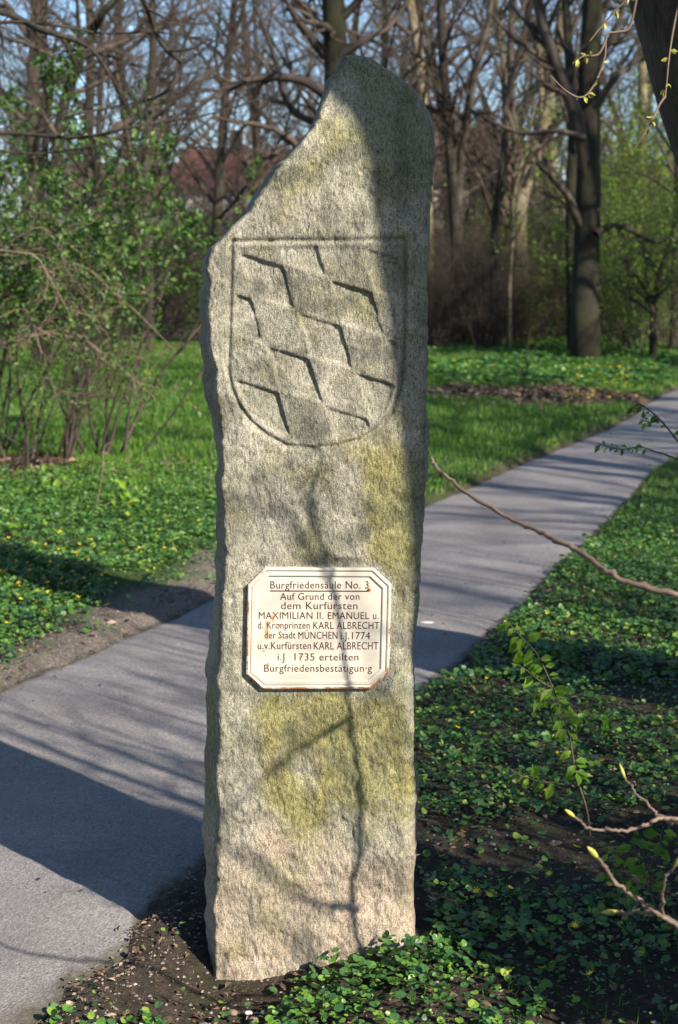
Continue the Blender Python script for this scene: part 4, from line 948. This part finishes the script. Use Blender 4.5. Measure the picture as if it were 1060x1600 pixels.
# gravel on the verge and soil
def gravel(x, y, r, seed, name, label):
    n = len(x); base = np.array([(1, 0, 0), (-1, 0, 0), (0, 1, 0), (0, -1, 0), (0, 0, 1), (0, 0, -1)], float)
    F = np.array([(0, 2, 4), (2, 1, 4), (1, 3, 4), (3, 0, 4), (2, 0, 5), (1, 2, 5), (3, 1, 5), (0, 3, 5)])
    V = base[None]*rg.uniform(.6, 1.3, (n, 6, 1))*r[:, None, None]*np.array((1, 1, .6)); a = rg.uniform(0, 6.28, n); c, s_ = np.cos(a)[:, None], np.sin(a)[:, None]
    V = np.stack([V[:, :, 0]*c-V[:, :, 1]*s_+x[:, None], V[:, :, 0]*s_+V[:, :, 1]*c+y[:, None], V[:, :, 2]+(relief(x, y)+r*.25)[:, None]], -1)
    tag(mk(name, V.reshape(-1, 3), [(F[None]+(np.arange(n)*6)[:, None, None]).reshape(-1, 3)], M['pebble'], smooth=False), label, 'gravel', kind='stuff')
x, y = scatter(60000, -3, 1.2, 5, 11); dd = path_d(x, y); k = left_side(x, y) & (dd > -.01) & (dd < .6) & inview(x, y) & (rg.rand(len(x)) < np.clip(1.1-dd*1.7, 0, 1)); x, y = x[k], y[k]
x2, y2 = scatter(42000, -1.2, 2.2, 2.5, 6); dd = path_d(x2, y2); k = ~left_side(x2, y2) & (dd > -.02) & inview(x2, y2) & (rg.rand(len(x2)) < np.where((x2 < -.1), .75, .12)); x2, y2 = x2[k], y2[k]
x, y = np.concatenate([x, x2]), np.concatenate([y, y2]); gravel(x, y, (.0015+.0055*rg.rand(len(x))**2)*np.where(rg.rand(len(x)) < .03, 1.7, 1), 1, 'gravel', 'small grey gravel stones on the verge and around the pillar')

# single stones one can pick out
def rock(name, label, p, rad_, squash, seed, mat, cat='stone', boxy=False):
    nu, nv = 18, 12; u, v = np.meshgrid(np.linspace(0, 2*math.pi, nu, endpoint=False), np.linspace(0, math.pi, nv), indexing='ij')
    sx, sy, sz_ = np.cos(u)*np.sin(v), np.sin(u)*np.sin(v), np.cos(v)
    if boxy: sx, sy, sz_ = (np.sign(a_)*np.abs(a_)**.45 for a_ in (sx, sy, sz_))
    k_ = 1+.22*fbm(sx*1.5+seed, sy*1.5, sz_*1.5, seed, 3)
    V = np.stack([p[0]+sx*k_*rad_*squash[0], p[1]+sy*k_*rad_*squash[1], p[2]+(sz_*k_*.9+.55)*rad_*squash[2]], -1).reshape(-1, 3)
    i_, j_ = np.meshgrid(np.arange(nu), np.arange(nv-1), indexing='ij'); i2 = (i_+1) % nu
    F = np.stack([i_*nv+j_, i_*nv+j_+1, i2*nv+j_+1, i2*nv+j_], -1).reshape(-1, 4)
    tag(mk(name, V, [F], M[mat], loc=tuple(p)), label, cat)
rock('brick_stone', 'terracotta coloured block lying in the green bank left of the pillar', G(135, 846), .055, (1.1, .8, .9), 3, 'brick', boxy=True)
rock('marker_stone', 'small brown stump of stone beside the far left edge of the path', G(992, 603), .085, (.8, .8, 1.4), 4, 'twig', boxy=True)
rock('stone', 'pale brown pebble on the soil left of the pillar foot', (-.25, 3.34, -.06), .011, (1, .8, .8), 5, 'twiglight')
rock('stone', 'flat white pebble among the green leaves in the foreground', (-.165, 3.07, .0), .014, (1.4, .8, .6), 6, 'plaster')
rock('stone', 'grey pebble at the corner of the path near the pillar', (-.31, 3.25, -.05), .015, (1.2, .9, .7), 7, 'pebble')
rock('stone', 'whitish small pebble beside the pale brown one', (-.215, 3.36, -.07), .008, (1.2, 1, .8), 8, 'plaster')
rock('stone', 'brownish pebble close to the lower left corner of the pillar', (-.2, 3.30, -.06), .012, (1, 1, .8), 9, 'twiglight')
p = G(763, 1338); rock('stone', 'grey pebble on bare soil right of the pillar', (p.x, p.y, .03), .02, (1.2, .8, .5), 10, 'pebble')
p = G(800, 1236); rock('stone', 'long grey stone half hidden in the leaves right of the pillar', (p.x, p.y, .03), .03, (1.4, .8, .5), 11, 'pebble')
p = G(866, 1338); rock('stone', 'rounded pinkish pebble in the shaded soil at right', (p.x, p.y, .03), .02, (1.1, .8, .6), 12, 'twiglight')
p = G(222, 1398); p = G(667, 976); rock('paper_scrap', 'tiny white scrap lying on the path right of the pillar', (p.x, p.y, .008), .022, (1.5, .6, .25), 13, 'plaster', 'litter')

# yellow flowers
def flower_mesh(seed):
    rng = np.random.RandomState(seed); lf = Leaves(Leaves.FLOWER); lf.add((0, 0, .07), (1, 0, rng.uniform(-.3, .3)), (rng.normal(0, .3), rng.normal(0, .3)-.3, 1), .026)
    return lf
def flower(label, group, pts, sc_):
    V, F, r = flower_mesh(1).arrays(); tbs = Tubes(); tbs.add([(0, 0, 0), (.002, 0, .04), (0, 0, .07)], [.001, .0009, .0009], 4); v2, f2 = tbs.arrays()
    root = thing('celandine_flower', label, 'flower', (0, 0, 0), group)
    mk('petals', V, [F], M['yellow'], root, smooth=False, attrs={'rnd': r}); mk('stem', v2, [f2], M['young'], root)
    for i, (x_, y_) in enumerate(pts):
        z_ = float(relief(np.array([x_]), np.array([y_]))[0]); s = sc_*exec_rng.uniform(.8, 1.25)
        if i == 0: root.location = (x_, y_, z_); root.scale = (s, s, s)
        else: dup(root, (x_, y_, z_), exec_rng.uniform(0, 6.28), s)
fr_ = [(951, 1437-0), (797, 1442), (882, 1450), (834, 1435), (739, 1450), (744, 1450), (857, 1420), (858, 1450), (795, 1498), (764, 1458), (897, 1510), (832, 1508), (714, 1363), (690, 1392), (723, 1348), (700, 1100), (738, 1090), (760, 1088), (706, 1095), (842, 1125), (764, 1125), (738, 1150), (732, 1165), (806, 1130), (838, 1118), (807, 1150), (715, 1175), (790, 997), (866, 1000), (888, 990), (855, 985), (1040, 940), (1005, 955), (930, 870), (960, 905), (1000, 880), (850, 1285), (846, 1260), (870, 1215), (940, 1235), (1042, 1240), (795, 1575), (845, 1570), (920, 1590), (720, 1215), (668, 1225), (680, 1128), (1030, 1420), (1000, 1550), (900, 1378), (835, 1270), (1050, 850), (1020, 860), (985, 850)]
flower('single yellow celandine flower in the green cover right of the pillar', 'yellow flowers right of the pillar', [tuple(G(a_, b_))[:2] for a_, b_ in fr_], .85)
fl2 = []
while len(fl2) < 110:
    a_, b_ = exec_rng.uniform(0, 330), exec_rng.uniform(835, 1025); q = G(a_, b_)
    if b_ > 1020-a_*.42: continue
    if exec_rng.rand() > (.35 if b_ < 880 else .9): continue
    if float(path_d(np.array([q.x]), np.array([q.y]))[0]) < .4: continue
    fl2.append((q.x, q.y))
flower('single yellow celandine flower on the green bank left of the path', 'yellow flowers on the left bank', fl2, .9)
fl3 = []
while len(fl3) < 70:
    a_, b_ = exec_rng.uniform(880, 990), exec_rng.uniform(590, 650); q = G(a_, b_)
    if float(path_d(np.array([q.x]), np.array([q.y]))[0]) < .2: continue
    fl3.append((q.x, q.y))
flower('single yellow flower in the far bank beside the bend of the path', 'yellow flowers by the bend', fl3, 2.0)
# daffodil-like leaf tuft in the shaded cover
b = G(945, 1170); t = thing('leaf_tuft', 'tuft of narrow upright leaves in the ground cover right of the pillar', 'plant', tuple(b)); V, Q, T_ = [], [], []
for k in range(9):
    x_, y_ = b.x+exec_rng.normal(0, .02), b.y+exec_rng.normal(0, .02); a_ = exec_rng.uniform(0, 6.28); l_ = exec_rng.uniform(.02, .07); h_ = exec_rng.uniform(.08, .16); i = len(V)
    V += [(x_-.004, y_, 0), (x_+.004, y_, 0), (x_+l_*.4*math.cos(a_)+.003, y_+l_*.4*math.sin(a_), h_*.7), (x_+l_*.4*math.cos(a_)-.003, y_+l_*.4*math.sin(a_), h_*.7), (x_+l_*math.cos(a_), y_+l_*math.sin(a_), h_)]
    Q.append((i, i+1, i+2, i+3)); T_.append((i+3, i+2, i+4))
mk('leaves', V, [Q, T_], M['grass'], t, smooth=False, attrs={'rnd': np.full(len(V), .5)})

# ------------------------------------------------------------------ houses beyond the wood
def house(name, label, x0, x1, Y, dep, eave, ridge, wall, roof, cols, rws, win_h=1.4):
    t = thing(name, label, 'house', ((x0+x1)/2, Y, 0))
    def box(nm, a, b_, m, par):
        (ax, ay, az), (bx_, by_, bz) = a, b_
        V = [(ax, ay, az), (bx_, ay, az), (bx_, by_, az), (ax, by_, az), (ax, ay, bz), (bx_, ay, bz), (bx_, by_, bz), (ax, by_, bz)]
        return mk(nm, V, [[(0, 1, 5, 4), (1, 2, 6, 5), (2, 3, 7, 6), (3, 0, 4, 7), (4, 5, 6, 7), (3, 2, 1, 0)]], M[m], par, smooth=False)
    box('wall', (x0, Y, -.2), (x1, Y+dep, eave), wall, t)
    ov = .4; ym = Y+dep/2
    V = [(x0-ov, Y-ov, eave-.1), (x1+ov, Y-ov, eave-.1), (x1+ov, ym, ridge), (x0-ov, ym, ridge), (x0-ov, Y+dep+ov, eave-.1), (x1+ov, Y+dep+ov, eave-.1)]
    V += [(a_, b_, c-.18) for a_, b_, c in V]
    rf = mk('roof', V, [[(0, 1, 2, 3), (3, 2, 5, 4), (7, 6, 9, 8), (8, 9, 10, 11), (0, 6, 7, 1), (4, 5, 11, 10), (0, 3, 9, 6), (3, 4, 10, 9), (2, 1, 7, 8), (5, 2, 8, 11)]], M[roof], t, smooth=False)
    for f in (.25, .7):
        xc = x0+(x1-x0)*f; box('chimney', (xc-.35, ym-.6, ridge-.8), (xc+.35, ym+.1, ridge+.9), 'tilebrown', rf)
    for r_ in range(rws):
        for c_ in range(cols):
            xc = x0+(x1-x0)*(c_+.5)/cols; zc_ = 1.0+r_*2.8
            fr = box('window', (xc-.55, Y-.06, zc_), (xc+.55, Y+.05, zc_+win_h), 'plaster', t)
            for q_ in (0, 1): box('pane', (xc-.47+q_*.49, Y-.075, zc_+.1), (xc-.02+q_*.49, Y-.064, zc_+win_h-.1), 'glass', fr)
    return t
def hx(px, Y): return P(px, 440, Y).x
house('house', 'white house with red tiled roof seen through branches left of the pillar', hx(285, 78), hx(600, 78), 78, 9, 6.5, 8.7, 'plaster', 'tile', 5, 2)
house('house', 'house with brownish red roof behind the green shrub at left', hx(95, 92), hx(262, 92), 92, 9, 6.2, 9.0, 'cream', 'tilebrown', 4, 2)
house('house', 'house with brown red roof behind the twin stemmed tree right of the pillar', hx(640, 84), hx(815, 84), 84, 9, 7.2, 10.4, 'cream', 'tilebrown', 4, 2)
house('house', 'bright white house front behind the forked pale tree', hx(772, 70), hx(862, 70), 70, 8, 5.6, 7.4, 'plaster', 'tilebrown', 2, 2)
house('house', 'pale house far at the right behind the small dark tree', hx(960, 88), hx(1120, 88), 88, 9, 5.8, 8.6, 'plaster', 'tilebrown', 3, 2)
